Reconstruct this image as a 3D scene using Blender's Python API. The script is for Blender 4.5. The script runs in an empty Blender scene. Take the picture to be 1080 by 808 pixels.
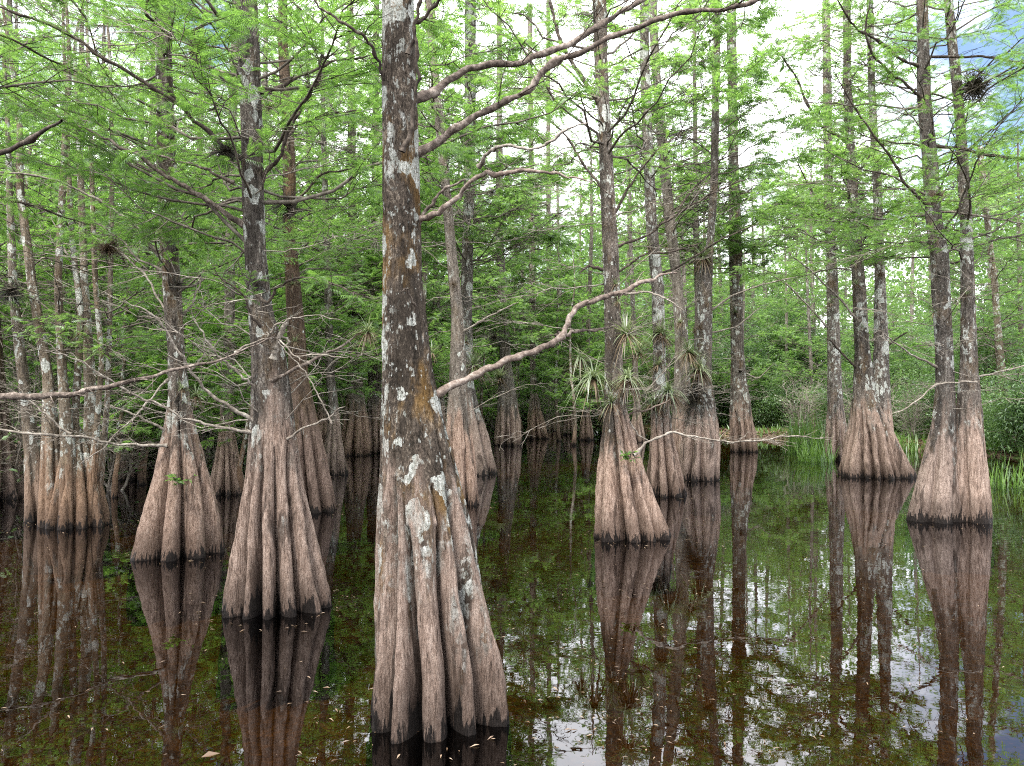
import bpy, math, random
import numpy as np
from math import radians as R_, sin, cos, pi

SC = bpy.context.scene
COL = SC.collection
rnd = random.Random(11)

# ------------------------------------------------------------------ camera
CAM_H, F, PITCH = 1.5, 800.0, math.atan(21 / 800.0)      # photograph 1080 x 808
cam = bpy.data.cameras.new('camera'); cam_o = bpy.data.objects.new('camera', cam); COL.objects.link(cam_o)
cam_o.location = (0, 0, CAM_H); cam_o.rotation_euler = (pi / 2 + PITCH, 0, 0)
cam.sensor_width = 36; cam.lens = F / 1080 * 36; cam.clip_start = 0.05; cam.clip_end = 2000
SC.camera = cam_o

def pix(px, py, d):
    """world point seen at a pixel of the photograph, at ground distance d"""
    a, b = (px - 540) / F, (404 - py) / F
    y = cos(PITCH) - b * sin(PITCH); z = sin(PITCH) + b * cos(PITCH)
    return np.array([a / y * d, d, CAM_H + z / y * d])

# ------------------------------------------------------------------ node helpers
class NT:
    def __init__(s, tree):
        s.t = tree; s.n = tree.nodes; s.l = tree.links
    def __call__(s, typ, ins=None, **props):
        nd = s.n.new(typ)
        for k, v in props.items():
            setattr(nd, k, v)
        for k, v in (ins or {}).items():
            sock = nd.inputs[k]
            if isinstance(v, bpy.types.NodeSocket):
                s.l.new(v, sock)
            else:
                sock.default_value = v
        return nd
    def math(s, op, a, b=0.0, c=0.0, clamp=False):
        return s('ShaderNodeMath', {0: a, 1: b, 2: c}, operation=op, use_clamp=clamp).outputs[0]
    def vmath(s, op, a, b):
        return s('ShaderNodeVectorMath', {0: a, 1: b}, operation=op).outputs[0]
    def mix(s, f, a, b, blend='MIX'):
        nd = s('ShaderNodeMix', data_type='RGBA', blend_type=blend)
        for k, v in ((0, f), (6, a), (7, b)):
            if isinstance(v, bpy.types.NodeSocket): s.l.new(v, nd.inputs[k])
            else: nd.inputs[k].default_value = v if k == 0 else tuple(v) + (1,) * (4 - len(v))
        return nd.outputs[2]
    def ramp(s, f, stops):
        nd = s('ShaderNodeValToRGB', {0: f}); e = nd.color_ramp.elements
        while len(e) < len(stops): e.new(0.5)
        for el, (p, c) in zip(e, stops):
            el.position = p
            el.color = (c, c, c, 1) if isinstance(c, (int, float)) else tuple(c) + (1,)
        return nd.outputs[0]
    def noise(s, v, scale, detail=4, rough=0.55, dist=0.0):
        return s('ShaderNodeTexNoise', {'Vector': v, 'Scale': scale, 'Detail': detail, 'Roughness': rough, 'Distortion': dist}).outputs['Fac']
    def smooth(s, x, a, b):
        return s('ShaderNodeMapRange', {'Value': x, 'From Min': a, 'From Max': b, 'To Min': 0.0, 'To Max': 1.0}, interpolation_type='SMOOTHSTEP').outputs[0]

def material(name):
    m = bpy.data.materials.new(name); m.use_nodes = True
    m.node_tree.nodes.clear()
    nt = NT(m.node_tree); out = nt('ShaderNodeOutputMaterial')
    return m, nt, out

def bark(name, lichen=0.5, upper=((.022, .018, .014), (.085, .068, .055), (.30, .25, .20)), ochre=0.3, h=(0.85, 1.6), dark=1.0,
         lower=((.034, .024, .019), (.235, .17, .138), (.47, .37, .315)), lscale=9.0):
    m, nt, out = material(name)
    tc = nt('ShaderNodeTexCoord'); oi = nt('ShaderNodeObjectInfo'); geo = nt('ShaderNodeNewGeometry')
    off = nt('ShaderNodeCombineXYZ', {0: nt.math('MULTIPLY', oi.outputs['Random'], 37.0), 1: nt.math('MULTIPLY', oi.outputs['Random'], 91.0)}).outputs[0]
    co = nt.vmath('ADD', tc.outputs['Object'], off)
    z = nt('ShaderNodeSeparateXYZ', {0: geo.outputs['Position']}).outputs[2]
    fine = nt.noise(nt.vmath('MULTIPLY', co, (1, 1, .06)), 170, 5, .75)
    streak = nt.noise(nt.vmath('MULTIPLY', co, (1, 1, .09)), 38, 5, .65)
    grain = nt.noise(nt.vmath('MULTIPLY', co, (1, 1, .3)), 60, 4, .7)
    mid = nt.noise(nt.vmath('MULTIPLY', co, (1, 1, .33)), 16, 6, .68)
    patch = nt.noise(nt.vmath('MULTIPLY', co, (1, 1, .6)), 3.2, 4, .6)
    big = nt.noise(nt.vmath('MULTIPLY', co, (1, 1, .16)), 7.5, 4, .6, .4)
    f1 = nt.math('ADD', nt.math('MULTIPLY', fine, .6), nt.math('MULTIPLY', streak, .4))
    low = nt.ramp(f1, [(.37, lower[0]), (.48, lower[1]), (.62, lower[2])])
    low = nt.mix(nt.math('MULTIPLY', nt.smooth(big, .54, .64), .78), low, (.045, .031, .025))      # dark run-off stains
    low = nt.mix(nt.math('MULTIPLY', nt.smooth(grain, .55, .72), .35), low, (.5, .42, .36))
    flake = nt.noise(nt.vmath('MULTIPLY', co, (1, 1, .42)), 92, 4, .78)
    f2 = nt.math('ADD', nt.math('MULTIPLY', mid, .42), nt.math('MULTIPLY', flake, .58))
    up = nt.ramp(f2, [(.43, upper[0]), (.49, upper[1]), (.54, upper[1]), (.60, upper[2])])
    up = nt.mix(nt.math('MULTIPLY', nt.smooth(big, .5, .64), .6), up, upper[0])
    oc = nt.math('MULTIPLY', nt.smooth(nt.noise(nt.vmath('MULTIPLY', co, (1, 1, .4)), 5.5, 5, .65), .5, .66), ochre)
    up = nt.mix(oc, up, nt.ramp(f2, [(.38, (.09, .05, .018)), (.65, (.33, .2, .07))]))
    # pale crustose lichen
    wv = nt.vmath('ADD', nt.vmath('MULTIPLY', co, (1, 1, .75)), nt.vmath('MULTIPLY', nt('ShaderNodeTexNoise', {'Vector': co, 'Scale': 24.0, 'Detail': 4.0}).outputs['Color'], (.055, .055, .055)))
    vor = nt('ShaderNodeTexVoronoi', {'Vector': wv, 'Scale': lscale, 'Randomness': 1.0}, feature='F1')
    thr = nt.math('MULTIPLY', nt.smooth(vor.outputs['Color'], .25, .9), .72)
    thr = nt.math('MULTIPLY', thr, nt.smooth(patch, .60 - .22 * lichen, .68 - .22 * lichen))
    lc = nt.smooth(nt.math('SUBTRACT', thr, vor.outputs['Distance']), 0.0, .05)
    spk = nt.smooth(nt.noise(nt.vmath('MULTIPLY', co, (1, 1, .45)), 42, 3, .6), .665 - .05 * lichen, .7 - .05 * lichen)
    lc = nt.math('MAXIMUM', lc, nt.math('MULTIPLY', spk, .75 if lichen > .2 else .3))
    ln = nt.noise(nt.vmath('MULTIPLY', co, (1, 1, .6)), 17, 6, .62)
    lm = nt.noise(nt.vmath('MULTIPLY', co, (1, 1, .5)), 3.1, 3, .55)
    crust = nt.math('MULTIPLY', nt.smooth(ln, .565 - .05 * lichen, .60 - .05 * lichen), nt.smooth(lm, .60 - .14 * lichen, .68 - .14 * lichen))
    lc = nt.math('MAXIMUM', lc, nt.math('MULTIPLY', crust, .92))
    lc = nt.math('MULTIPLY', lc, nt.smooth(nt.noise(co, 85, 3, .7), .30, .52))
    up = nt.mix(lc, up, nt.ramp(grain, [(.34, (.22, .235, .21)), (.5, (.44, .455, .42)), (.66, (.68, .69, .66))]))
    hz = nt.math('ADD', z, nt.math('MULTIPLY', nt.math('SUBTRACT', big, .5), 2.6))
    hz = nt.math('ADD', hz, nt.math('MULTIPLY', nt.math('SUBTRACT', mid, .5), 1.0))
    col = nt.mix(nt.smooth(hz, *h), low, up)
    st = nt.math('SUBTRACT', 1.0, nt.smooth(nt.math('SUBTRACT', z, nt.math('MULTIPLY', nt.math('ADD', big, streak), .32)), -.22, .10))
    col = nt.mix(nt.math('MULTIPLY', st, .6), col, (.06, .042, .033))      # fading tide stain
    wz = nt.math('SUBTRACT', z, nt.math('ADD', nt.math('MULTIPLY', nt.smooth(streak, .44, .60), .085), nt.math('MULTIPLY', nt.smooth(big, .42, .70), .13)))
    wet = nt.math('SUBTRACT', 1.0, nt.smooth(wz, -.012, .018))
    col = nt.mix(wet, col, nt.ramp(fine, [(.4, (.006, .005, .0045)), (.65, (.03, .023, .02))]))
    r2 = nt.math('FRACT', nt.math('MULTIPLY', oi.outputs['Random'], 7.31))
    hs = nt('ShaderNodeHueSaturation', {'Hue': .5, 'Saturation': nt.math('ADD', .95, nt.math('MULTIPLY', oi.outputs['Random'], .30)), 'Value': nt.math('ADD', .86, nt.math('MULTIPLY', r2, .36)), 'Color': col})
    col = hs.outputs[0]
    hgt = nt.math('ADD', nt.math('MULTIPLY', f1, .5), nt.math('ADD', nt.math('MULTIPLY', mid, .35), nt.math('MULTIPLY', flake, .25)))
    bmp = nt('ShaderNodeBump', {'Height': hgt, 'Strength': 1.0, 'Distance': .05})
    rough = nt.math('SUBTRACT', .9, nt.math('MULTIPLY', wet, .35))
    b = nt('ShaderNodeBsdfPrincipled', {'Base Color': col, 'Roughness': rough, 'Normal': bmp.outputs[0], 'Specular IOR Level': .12})
    nt.l.new(b.outputs[0], out.inputs[0])
    return m

def twig_mat(name, a, b, c, scale=30):
    m, nt, out = material(name)
    co = nt('ShaderNodeTexCoord').outputs['Object']
    n = nt.noise(co, scale, 5, .7); n2 = nt.noise(co, 7, 3, .6)
    col = nt.ramp(nt.math('ADD', nt.math('MULTIPLY', n, .65), nt.math('MULTIPLY', n2, .35)), [(.36, a), (.5, b), (.64, c)])
    bmp = nt('ShaderNodeBump', {'Height': n, 'Strength': .8, 'Distance': .008})
    p = nt('ShaderNodeBsdfPrincipled', {'Base Color': col, 'Roughness': .88, 'Normal': bmp.outputs[0], 'Specular IOR Level': .2})
    nt.l.new(p.outputs[0], out.inputs[0]); return m

def leaf_mat(name, c0, c1, c2, trans=.5, tcol=1.5, gloss=.04):
    m, nt, out = material(name)
    geo = nt('ShaderNodeNewGeometry'); oi = nt('ShaderNodeObjectInfo')
    n = nt.noise(geo.outputs['Position'], .55, 3, .6)
    v = nt.math('ADD', nt.math('MULTIPLY', geo.outputs['Random Per Island'], .38), nt.math('MULTIPLY', n, .62))
    v = nt.math('ADD', v, nt.math('MULTIPLY', nt.math('SUBTRACT', oi.outputs['Random'], .5), .22))
    col = nt.ramp(v, [(.28, c0), (.5, c1), (.75, c2)])
    tc = nt.mix(1.0, col, (tcol, tcol * 1.02, tcol * .75), 'MULTIPLY')
    d = nt('ShaderNodeBsdfDiffuse', {'Color': col}); t = nt('ShaderNodeBsdfTranslucent', {'Color': tc})
    mx = nt('ShaderNodeMixShader', {0: trans, 1: d.outputs[0], 2: t.outputs[0]})
    g = nt('ShaderNodeBsdfGlossy', {'Color': (.9, .95, 1, 1), 'Roughness': .42})
    m2 = nt('ShaderNodeMixShader', {0: gloss, 1: mx.outputs[0], 2: g.outputs[0]})
    nt.l.new(m2.outputs[0], out.inputs[0]); return m

M = {}
M['bark_big'] = bark('bark_big', lichen=1.05, ochre=.7, lscale=9.5, h=(.45, 1.15))
M['bark'] = bark('bark', lichen=.62, ochre=.25, upper=((.028, .024, .021), (.118, .101, .088), (.32, .285, .25)))
M['bark_white'] = bark('bark_white', lichen=.9, ochre=.1, upper=((.032, .028, .025), (.14, .122, .108), (.37, .34, .31)), lscale=6.0)
M['bark_far'] = bark('bark_far', lichen=.3, ochre=.1, upper=((.05, .043, .037), (.17, .148, .13), (.36, .33, .295)))
M['bark_brown'] = bark('bark_brown', lichen=.1, ochre=.2, upper=((.03, .022, .017), (.1, .072, .055), (.22, .17, .13)), lower=((.034, .024, .02), (.15, .107, .088), (.3, .225, .19)))
M['bark_stem'] = bark('bark_stem', lichen=.75, ochre=.15, upper=((.06, .05, .04), (.17, .14, .11), (.3, .26, .21)), h=(.5, 1.1), lower=((.04, .027, .02), (.16, .11, .08), (.3, .22, .17)))
M['branch_dark'] = twig_mat('branch_dark', (.016, .013, .011), (.055, .042, .034), (.16, .13, .105))
M['branch_brown'] = twig_mat('branch_brown', (.025, .02, .017), (.115, .09, .075), (.33, .28, .245), 40)
M['branch_tan'] = twig_mat('branch_tan', (.05, .038, .032), (.185, .142, .118), (.36, .31, .275), 40)
M['branch_pale'] = twig_mat('branch_pale', (.07, .058, .048), (.215, .185, .155), (.43, .395, .35), 36)
M['twig'] = twig_mat('twig', (.03, .025, .02), (.10, .085, .07), (.24, .21, .18), 10)
M['needles'] = leaf_mat('needles', (.062, .125, .026), (.128, .235, .052), (.225, .36, .095), .55, 2.05)
M['needles_far'] = leaf_mat('needles_far', (.07, .13, .036), (.138, .24, .065), (.235, .36, .115), .55, 2.05)
M['broadleaf'] = leaf_mat('broadleaf', (.058, .11, .04), (.115, .20, .07), (.21, .32, .125), .5, 1.9, .05)
M['strap'] = leaf_mat('strap', (.09, .12, .05), (.22, .275, .14), (.40, .45, .27), .35, 1.2, .08)
M['strap_dead'] = leaf_mat('strap_dead', (.05, .032, .02), (.17, .12, .075), (.36, .28, .19), .3, 1.2, .03)
M['moss_strand'] = leaf_mat('moss_strand', (.018, .015, .01), (.045, .038, .025), (.10, .09, .06), .25, 1.1, .03)
M['grass'] = leaf_mat('grass', (.05, .10, .02), (.105, .20, .038), (.2, .33, .07), .45, 1.4, .05)
M['litter'] = leaf_mat('litter', (.06, .035, .02), (.16, .10, .06), (.36, .26, .18), .2, 1.1, .05)

# ------------------------------------------------------------------ mesh helpers
class MB:
    """collects vertex and face arrays, then links them as ONE mesh object"""
    def __init__(s):
        s.V = []; s.F = []; s.n = 0
    def add(s, V, F, mat=0, smooth=True):
        V = np.asarray(V, np.float32).reshape(-1, 3); F = np.asarray(F, np.int64)
        s.V.append(V); s.F.append((F + s.n, mat, smooth)); s.n += len(V)
    def mesh(s, name, mats):
        me = bpy.data.meshes.new(name)
        V = np.concatenate(s.V); me.vertices.add(len(V)); me.vertices.foreach_set('co', V.ravel())
        idx, tot, mi, sm = [], [], [], []
        for F_, m_, sflag in s.F:
            idx.append(F_.ravel()); tot.append(np.full(len(F_), F_.shape[1])); mi.append(np.full(len(F_), m_)); sm.append(np.full(len(F_), sflag))
        idx = np.concatenate(idx); tot = np.concatenate(tot); start = np.concatenate([[0], np.cumsum(tot)[:-1]])
        me.loops.add(len(idx)); me.loops.foreach_set('vertex_index', idx.astype(np.int32))
        me.polygons.add(len(tot)); me.polygons.foreach_set('loop_start', start.astype(np.int32))
        me.polygons.foreach_set('loop_total', tot.astype(np.int32))
        for mm in mats: me.materials.append(M[mm])
        me.polygons.foreach_set('material_index', np.concatenate(mi).astype(np.int32))
        me.polygons.foreach_set('use_smooth', np.concatenate(sm))
        me.update(calc_edges=True); me.validate()
        return me
    def build(s, name, mats, parent=None, loc=None):
        o = bpy.data.objects.new(name, s.mesh(name, mats)); COL.objects.link(o)
        if parent is not None: o.parent = parent
        if loc is not None: o.location = loc
        return o

def tag(o, label=None, cat=None, group=None, kind=None):
    if label: o['label'] = label
    if cat: o['category'] = cat
    if group: o['group'] = group
    if kind: o['kind'] = kind
    return o

def thing(name, label, cat, loc, group=None):
    o = bpy.data.objects.new(name, None); COL.objects.link(o); o.location = [float(v) for v in loc]
    o.empty_display_size = .2
    return tag(o, label, cat, group)

def unit(v):
    return v / np.maximum(np.linalg.norm(v, axis=-1, keepdims=True), 1e-9)

def tubes(mb, P, r, sides=5, mat=0):
    """P (n,k,3) paths, r (n,k) radii: n tapered tubes at once"""
    P = np.asarray(P, float); r = np.asarray(r, float); n, k, _ = P.shape
    T = np.empty_like(P); T[:, 1:-1] = P[:, 2:] - P[:, :-2]; T[:, 0] = P[:, 1] - P[:, 0]; T[:, -1] = P[:, -1] - P[:, -2]
    T = unit(T)
    ref = np.where(np.abs(T[:, :1, 2:]) > .93, np.array([1., 0, 0]), np.array([0, 0, 1.])); ref = np.repeat(ref, k, 1)
    A = unit(np.cross(T, ref)); B = np.cross(T, A)
    a = np.arange(sides) * 2 * pi / sides
    V = P[:, :, None] + r[:, :, None, None] * (np.cos(a)[:, None] * A[:, :, None] + np.sin(a)[:, None] * B[:, :, None])
    i = np.arange(n)[:, None, None] * k * sides + np.arange(k - 1)[None, :, None] * sides
    j = np.arange(sides)[None, None, :]; j2 = (j + 1) % sides
    Fq = np.stack([i + j, i + j2, i + sides + j2, i + sides + j], -1).reshape(-1, 4)
    mb.add(V, Fq, mat)

def resample(P, k):
    P = np.asarray(P, float); s = np.concatenate([[0], np.cumsum(np.linalg.norm(np.diff(P, axis=0), axis=1))])
    t = np.linspace(0, s[-1], k)
    return np.stack([np.interp(t, s, P[:, c]) for c in range(P.shape[1])], 1)

def smooth1(a, it=2):
    a = np.asarray(a, float).copy()
    for _ in range(it): a[1:-1] = .25 * a[:-2] + .5 * a[1:-1] + .25 * a[2:]
    return a

def wobble(g, n, k, amp):
    w = np.cumsum(g.normal(0, 1, (n, k, 3)), 1); w -= w[:, :1]
    return w * amp

# ------------------------------------------------------------------ leaf sprays
def feather(pairs, width=.085, lmax=.34):
    """one feathery cypress spray, unit long: narrow leaflets in two rows"""
    V, T = [], []
    for i in range(pairs):
        x = .06 + .9 * (i + .5) / pairs; l = lmax * (1 - .75 * abs(x - .42) ** 1.2)
        for sd in (-1, 1):
            b = len(V)
            V += [(x - width * .5, 0, 0), (x + width * .5, sd * .01, 0), (x + .55 * l, sd * l * .86, -.06 - .10 * x)]
            T.append((b, b + 1, b + 2) if sd > 0 else (b + 1, b, b + 2))
    V = np.array(V); V[:, 2] -= .16 * V[:, 0] ** 2
    return V, np.array(T)

FEATHER = {0: feather(8, .075, .32), 1: feather(5, .15, .36), 2: feather(2, .4, .42)}
LEAF = (np.array([(0, 0, 0), (.45, .27, .05), (1, 0, -.12), (.45, -.27, .05)]), np.array([(0, 1, 2), (0, 2, 3)]))
LANCE = (np.array([(0, 0, 0), (.4, .13, .03), (1, 0, -.15), (.4, -.13, .03)]), np.array([(0, 1, 2), (0, 2, 3)]))

def place(mb, tpl, P, D, N_, s, mat):
    V, T = tpl; D = unit(D); S = unit(np.cross(N_, D)); N2 = np.cross(D, S)
    n, m = len(P), len(V)
    W = P[:, None] + s[:, None, None] * (V[None, :, :1] * D[:, None] + V[None, :, 1:2] * S[:, None] + V[None, :, 2:] * N2[:, None])
    Ft = (np.arange(n)[:, None, None] * m + T[None]).reshape(-1, 3)
    mb.add(W, Ft, mat, False)

def along(P, i, t):
    """point and direction on path i at parameter t (vectorised)"""
    k = P.shape[1]; x = np.clip(t, 0, .9999) * (k - 1); j = x.astype(int); f = (x - j)[:, None]
    a, b = P[i, j], P[i, j + 1]
    return a * (1 - f) + b * f, unit(b - a)

def leafy(mb, g, P, L, lod, tw_per_m=9, sp_per_m=26, size=.12, leaf_p=None, tw_len=(.2, .55), t0=.22, m_tw=0, m_lf=1, tpl=None, tw_r=.0035, sub=0):
    """twigs and leaf sprays along limbs P (n,k,3) of lengths L; leaf_p = chance that a limb carries leaves"""
    n = len(P)
    cnt = np.maximum(2, (L * tw_per_m).astype(int)); i = np.repeat(np.arange(n), cnt)
    t = t0 + (1 - t0) * g.random(len(i)) ** .85
    p, d = along(P, i, t)
    side = np.where(g.random(len(i)) < .5, -1., 1.)[:, None]
    up = np.array([0, 0, 1.])
    lat = unit(np.cross(d, up) + 1e-6) * side
    dirv = unit(d * g.uniform(.35, 1.0, (len(i), 1)) + lat * g.uniform(.5, 1.1, (len(i), 1)) + up * g.normal(.02, .22, (len(i), 1)))
    l = g.uniform(*tw_len, len(i)) * (1.15 - .6 * t) * np.clip(L[i], .5, 1.6)
    k = 4; tt = np.linspace(0, 1, k)
    Q = p[:, None] + dirv[:, None] * (tt[None, :, None] * l[:, None, None])
    Q[:, :, 2] -= (.12 * l[:, None]) * tt[None] ** 2 * g.uniform(-.6, 1.6, (len(i), 1))
    Q[:, 1:] += g.normal(0, .03, (len(i), k - 1, 3)) * l[:, None, None]
    if lod < 2:
        tubes(mb, Q, tw_r * (1 + .7 * lod) * np.linspace(1.15, .45, k)[None] * np.ones((len(i), 1)), 3, m_tw)
    if sub:
        leafy(mb, g, Q, l, lod, sub, leaf_p=np.zeros(len(Q)), tw_len=(.1, .32), t0=.15, m_tw=m_tw, tw_r=tw_r * .6)
    if leaf_p is None: leaf_p = np.ones(n)
    ok = np.where(g.random(len(i)) < leaf_p[i])[0]
    if not len(ok): return
    c2 = np.maximum(2, (l[ok] * sp_per_m).astype(int)); j = np.repeat(ok, c2)
    s = .08 + .92 * g.random(len(j)); pp, dd = along(Q, j, s)
    sd = np.where(g.random(len(j)) < .5, -1., 1.)[:, None]
    lat2 = unit(np.cross(dd, up) + 1e-6) * sd
    D = dd * g.uniform(.3, 1.1, (len(j), 1)) + lat2 * g.uniform(.3, 1.0, (len(j), 1)) + up * g.normal(0, .25, (len(j), 1))
    Nn = unit(up + g.normal(0, .42, (len(j), 3)))
    place(mb, tpl or FEATHER[lod], pp, D, Nn, size * g.uniform(.55, 1.25, len(j)), m_lf)

def make_limbs(g, spine, z0, z1, n, L0, L1, el=(-2, 32), az=None, k=10, curl=.12):
    """limbs leaving a trunk; spine(z) -> (x, y, r) in the tree's own frame"""
    z = z0 + (z1 - z0) * np.sort(g.random(n)) ** 1.5
    a = (np.arange(n) * 2.39996 + g.normal(0, .5, n)) if az is None else g.uniform(*az, n)
    e = np.radians(g.uniform(*el, n)); L = (L0 + (L1 - L0) * (z - z0) / max(z1 - z0, 1e-6)) * g.uniform(.55, 1.25, n)
    sp = np.array([spine(zz) for zz in z])
    d = np.stack([np.cos(a) * np.cos(e), np.sin(a) * np.cos(e), np.sin(e)], 1)
    t = np.linspace(0, 1, k)
    P = np.stack([sp[:, 0] + .6 * sp[:, 2] * np.cos(a), sp[:, 1] + .6 * sp[:, 2] * np.sin(a), z], 1)[:, None] + d[:, None] * (t[None, :, None] * L[:, None, None])
    P[:, :, 2] += L[:, None] * curl * (t[None] ** 2) * g.uniform(-.8, 1.4, (n, 1))
    P += wobble(g, n, k, .022) * L[:, None, None]
    return P, L

def limb_r(L, k, base=.004, per=.0055):
    return (base + per * L)[:, None] * np.linspace(1, .22, k)[None]

# ------------------------------------------------------------------ trunks
def interp_spine(rows):
    zs, xs, ys, rs = (np.array(c, float) for c in zip(*rows))
    return lambda z: (float(np.interp(z, zs, xs)), float(np.interp(z, zs, ys)), float(np.interp(z, zs, rs)))

def trunk_mesh(mb, g, rows, ridges=9, groove=.5, flare_top=1.6, seg=120, dz=.03, mat=0, rough=.02, fine_to=None, twist=.15):
    """rows: (z, x, y, r) from below the water to the tip; deep rounded buttress ridges below flare_top"""
    zs, xs, ys, rs = (np.array(c, float) for c in zip(*rows))
    ztop = zs[-1]; fine_to = fine_to or ztop
    Z = np.concatenate([np.arange(zs[0], min(fine_to, ztop), dz), np.arange(min(fine_to, ztop), ztop + .01, .25)])
    n = len(Z); it = max(2, int(.04 / dz) + 2)
    X, Y, Rr = (smooth1(np.interp(Z, zs, q), it) for q in (xs, ys, rs))
    th = np.linspace(0, 2 * pi, seg, endpoint=False)
    w = g.uniform(.7, 1.35, ridges); edges = np.concatenate([[0], np.cumsum(w)]) / w.sum() * 2 * pi + g.uniform(0, 6)
    h = np.clip((flare_top - Z) / flare_top, 0, 1.25)
    rad = np.ones((n, seg))
    start = g.uniform(.0, .42, ridges); amp = g.uniform(-.17, .07, ridges); gd = g.uniform(.65, 1.15, ridges + 1); gd[-1] = gd[0]
    wob = [smooth1(np.cumsum(g.normal(0, 1, n)), 12) * .013 * math.sqrt(dz / .03) for _ in range(ridges)]
    tw = twist * (1 - np.clip(Z / flare_top, 0, 1.5)) * g.uniform(-1, 1)
    for i in range(n):
        e = edges[:-1] + np.array([wb[i] for wb in wob]) * .6 + tw[i]
        order = np.sort(e); ee = np.concatenate([order, [order[0] + 2 * pi]])
        tt = (th - ee[0]) % (2 * pi) + ee[0]
        kdx = np.clip(np.searchsorted(ee, tt, 'right') - 1, 0, ridges - 1)
        a, b = ee[kdx], ee[kdx + 1]; u = (tt - a) / (b - a) * 2 - 1
        bump = np.sqrt(np.clip(1 - np.clip(np.abs(u) / .89, 0, 1) ** 3.6, 0, 1))
        hh = np.clip((h[i] - start[kdx]) / (1 - start[kdx]), 0, 1.1)
        dg = np.where(u < 0, gd[kdx], gd[kdx + 1])
        dep = 1.75 * groove * np.clip(hh, 0, 1) ** .55 * dg + .05
        rad[i] = 1 - np.minimum(dep * (1 - bump) ** .75, .88) + amp[kdx] * hh * bump
    nz = g.normal(0, 1, (n, seg))
    nz = (nz + np.roll(nz, 1, 1) + np.roll(nz, -1, 1)) / 2
    for _ in range(int(max(3, .0016 / dz ** 2))): nz[1:-1] = (nz[:-2] + nz[1:-1] + nz[2:]) / 3
    lowf = np.zeros((n, seg))
    for _ in range(14):
        lowf += np.sin(g.integers(1, 6) * th[None] * g.choice([-1, 1]) + g.uniform(1, 7) * Z[:, None] + g.uniform(0, 6.28))
    lowf /= lowf.std() + 1e-6
    RR = Rr[:, None] * rad * (1 + rough * nz / (nz.std() + 1e-6) * .6 + .022 * lowf)
    V = np.stack([X[:, None] + RR * np.cos(th), Y[:, None] + RR * np.sin(th), np.repeat(Z[:, None], seg, 1)], -1)
    i = np.arange(n - 1)[:, None] * seg; j = np.arange(seg)[None]; j2 = (j + 1) % seg
    Fq = np.stack([i + j, i + j2, i + seg + j2, i + seg + j], -1).reshape(-1, 4)
    mb.add(V, Fq, mat)
    return lambda z: (float(np.interp(z, Z, X)), float(np.interp(z, Z, Y)), float(np.interp(z, Z, Rr)))

def rows_from_pixels(edges, d, root, ztop, rtip=.025, below=.55, lean=(0, 0), g=None):
    """edges: (y, x_left, x_right) in the photograph from top to base -> spine rows in the tree's frame"""
    rows = []
    for y, xl, xr in edges:
        p = pix((xl + xr) / 2, y, d)
        rows.append([p[2], p[0] - root[0], p[1] - root[1], (xr - xl) / 2 * d / F])
    rows.sort(key=lambda q: q[0])
    rows[0][0] = min(rows[0][0], .0)
    b = rows[0]; rows.insert(0, [-below, b[1], b[2], b[3] * 1.06])
    t, t2 = rows[-1], rows[-3]
    sl = ((t[1] - t2[1]) / max(t[0] - t2[0], .1)) * .5
    if ztop > t[0] + .3:
        for f in (.35, .7, 1):
            dzz = (ztop - t[0]) * f
            rows.append([t[0] + dzz, t[1] + sl * dzz + (g.normal(0, .06) if g is not None else 0), t[2] + lean[1] * dzz, t[3] * (1 - f) + rtip * f])
    return [tuple(q) for q in rows]

def pixel_branch(pts, d0, d1, root, w0, w1, k=None, g=None, jit=.0):
    """a branch path given by photograph points, running from distance d0 to d1, real radii from pixel widths"""
    n = len(pts); P = np.array([pix(x, y, d0 + (d1 - d0) * i / max(n - 1, 1)) for i, (x, y) in enumerate(pts)]) - np.array(root)
    k = k or max(18, 7 * n)
    Q = resample(P, k); Q = np.stack([smooth1(Q[:, c], 1) for c in range(3)], 1)
    if g is not None and jit: Q[1:] += (smooth1(g.normal(0, 1, (k, 3)).cumsum(0) * .5 + g.normal(0, .7, (k, 3)), 1) [1:]) * jit * np.minimum(np.arange(1, k) / 4, 1)[:, None]
    r = np.interp(np.linspace(0, 1, k), [0, .85, 1], [.8 * w0 / 2 * d0 / F, .8 * w1 / 2 * d1 / F, .3 * w1 / 2 * d1 / F])
    r = r * (1 + .55 * np.exp(-np.linspace(0, 1, k) * 22))
    if g is not None: r = r * (1 + .15 * smooth1(g.normal(0, 1, k), 1)) * (1 + .35 * (g.random(k) < .09))
    return Q, r

def branch_part(root_o, root, g, pts, d0, d1, w0, w1, mat, twigs=0, leaves=0.0, crown=None, sides=9, jit=.008, tl=(.08, .42)):
    """one named limb as a part of its tree; bare side twigs belong to the limb, leafy ones go into the crown"""
    Q, r = pixel_branch(pts, d0, d1, root, w0, w1, g=g, jit=jit)
    mb = MB(); tubes(mb, Q[None], r[None], sides, 0)
    L = np.array([np.linalg.norm(np.diff(Q, axis=0), axis=1).sum()])
    if twigs:
        leafy(mb, g, Q[None], L, 0, tw_per_m=twigs * 6, leaf_p=np.zeros(1), tw_len=tl, t0=.1, m_tw=0, tw_r=.0028, sub=5)
    if leaves > 0 and crown is not None:
        leafy(crown, g, resample(Q, 10)[None], L, 0, tw_per_m=leaves, t0=.2, size=.10, tw_len=(.2, .5), sp_per_m=30)
    mb.build('branch', [mat], root_o)

CROWN_MATS = ['twig', 'needles', 'branch_pale']; CROWN_FAR = ['twig', 'needles_far', 'branch_pale']

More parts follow.
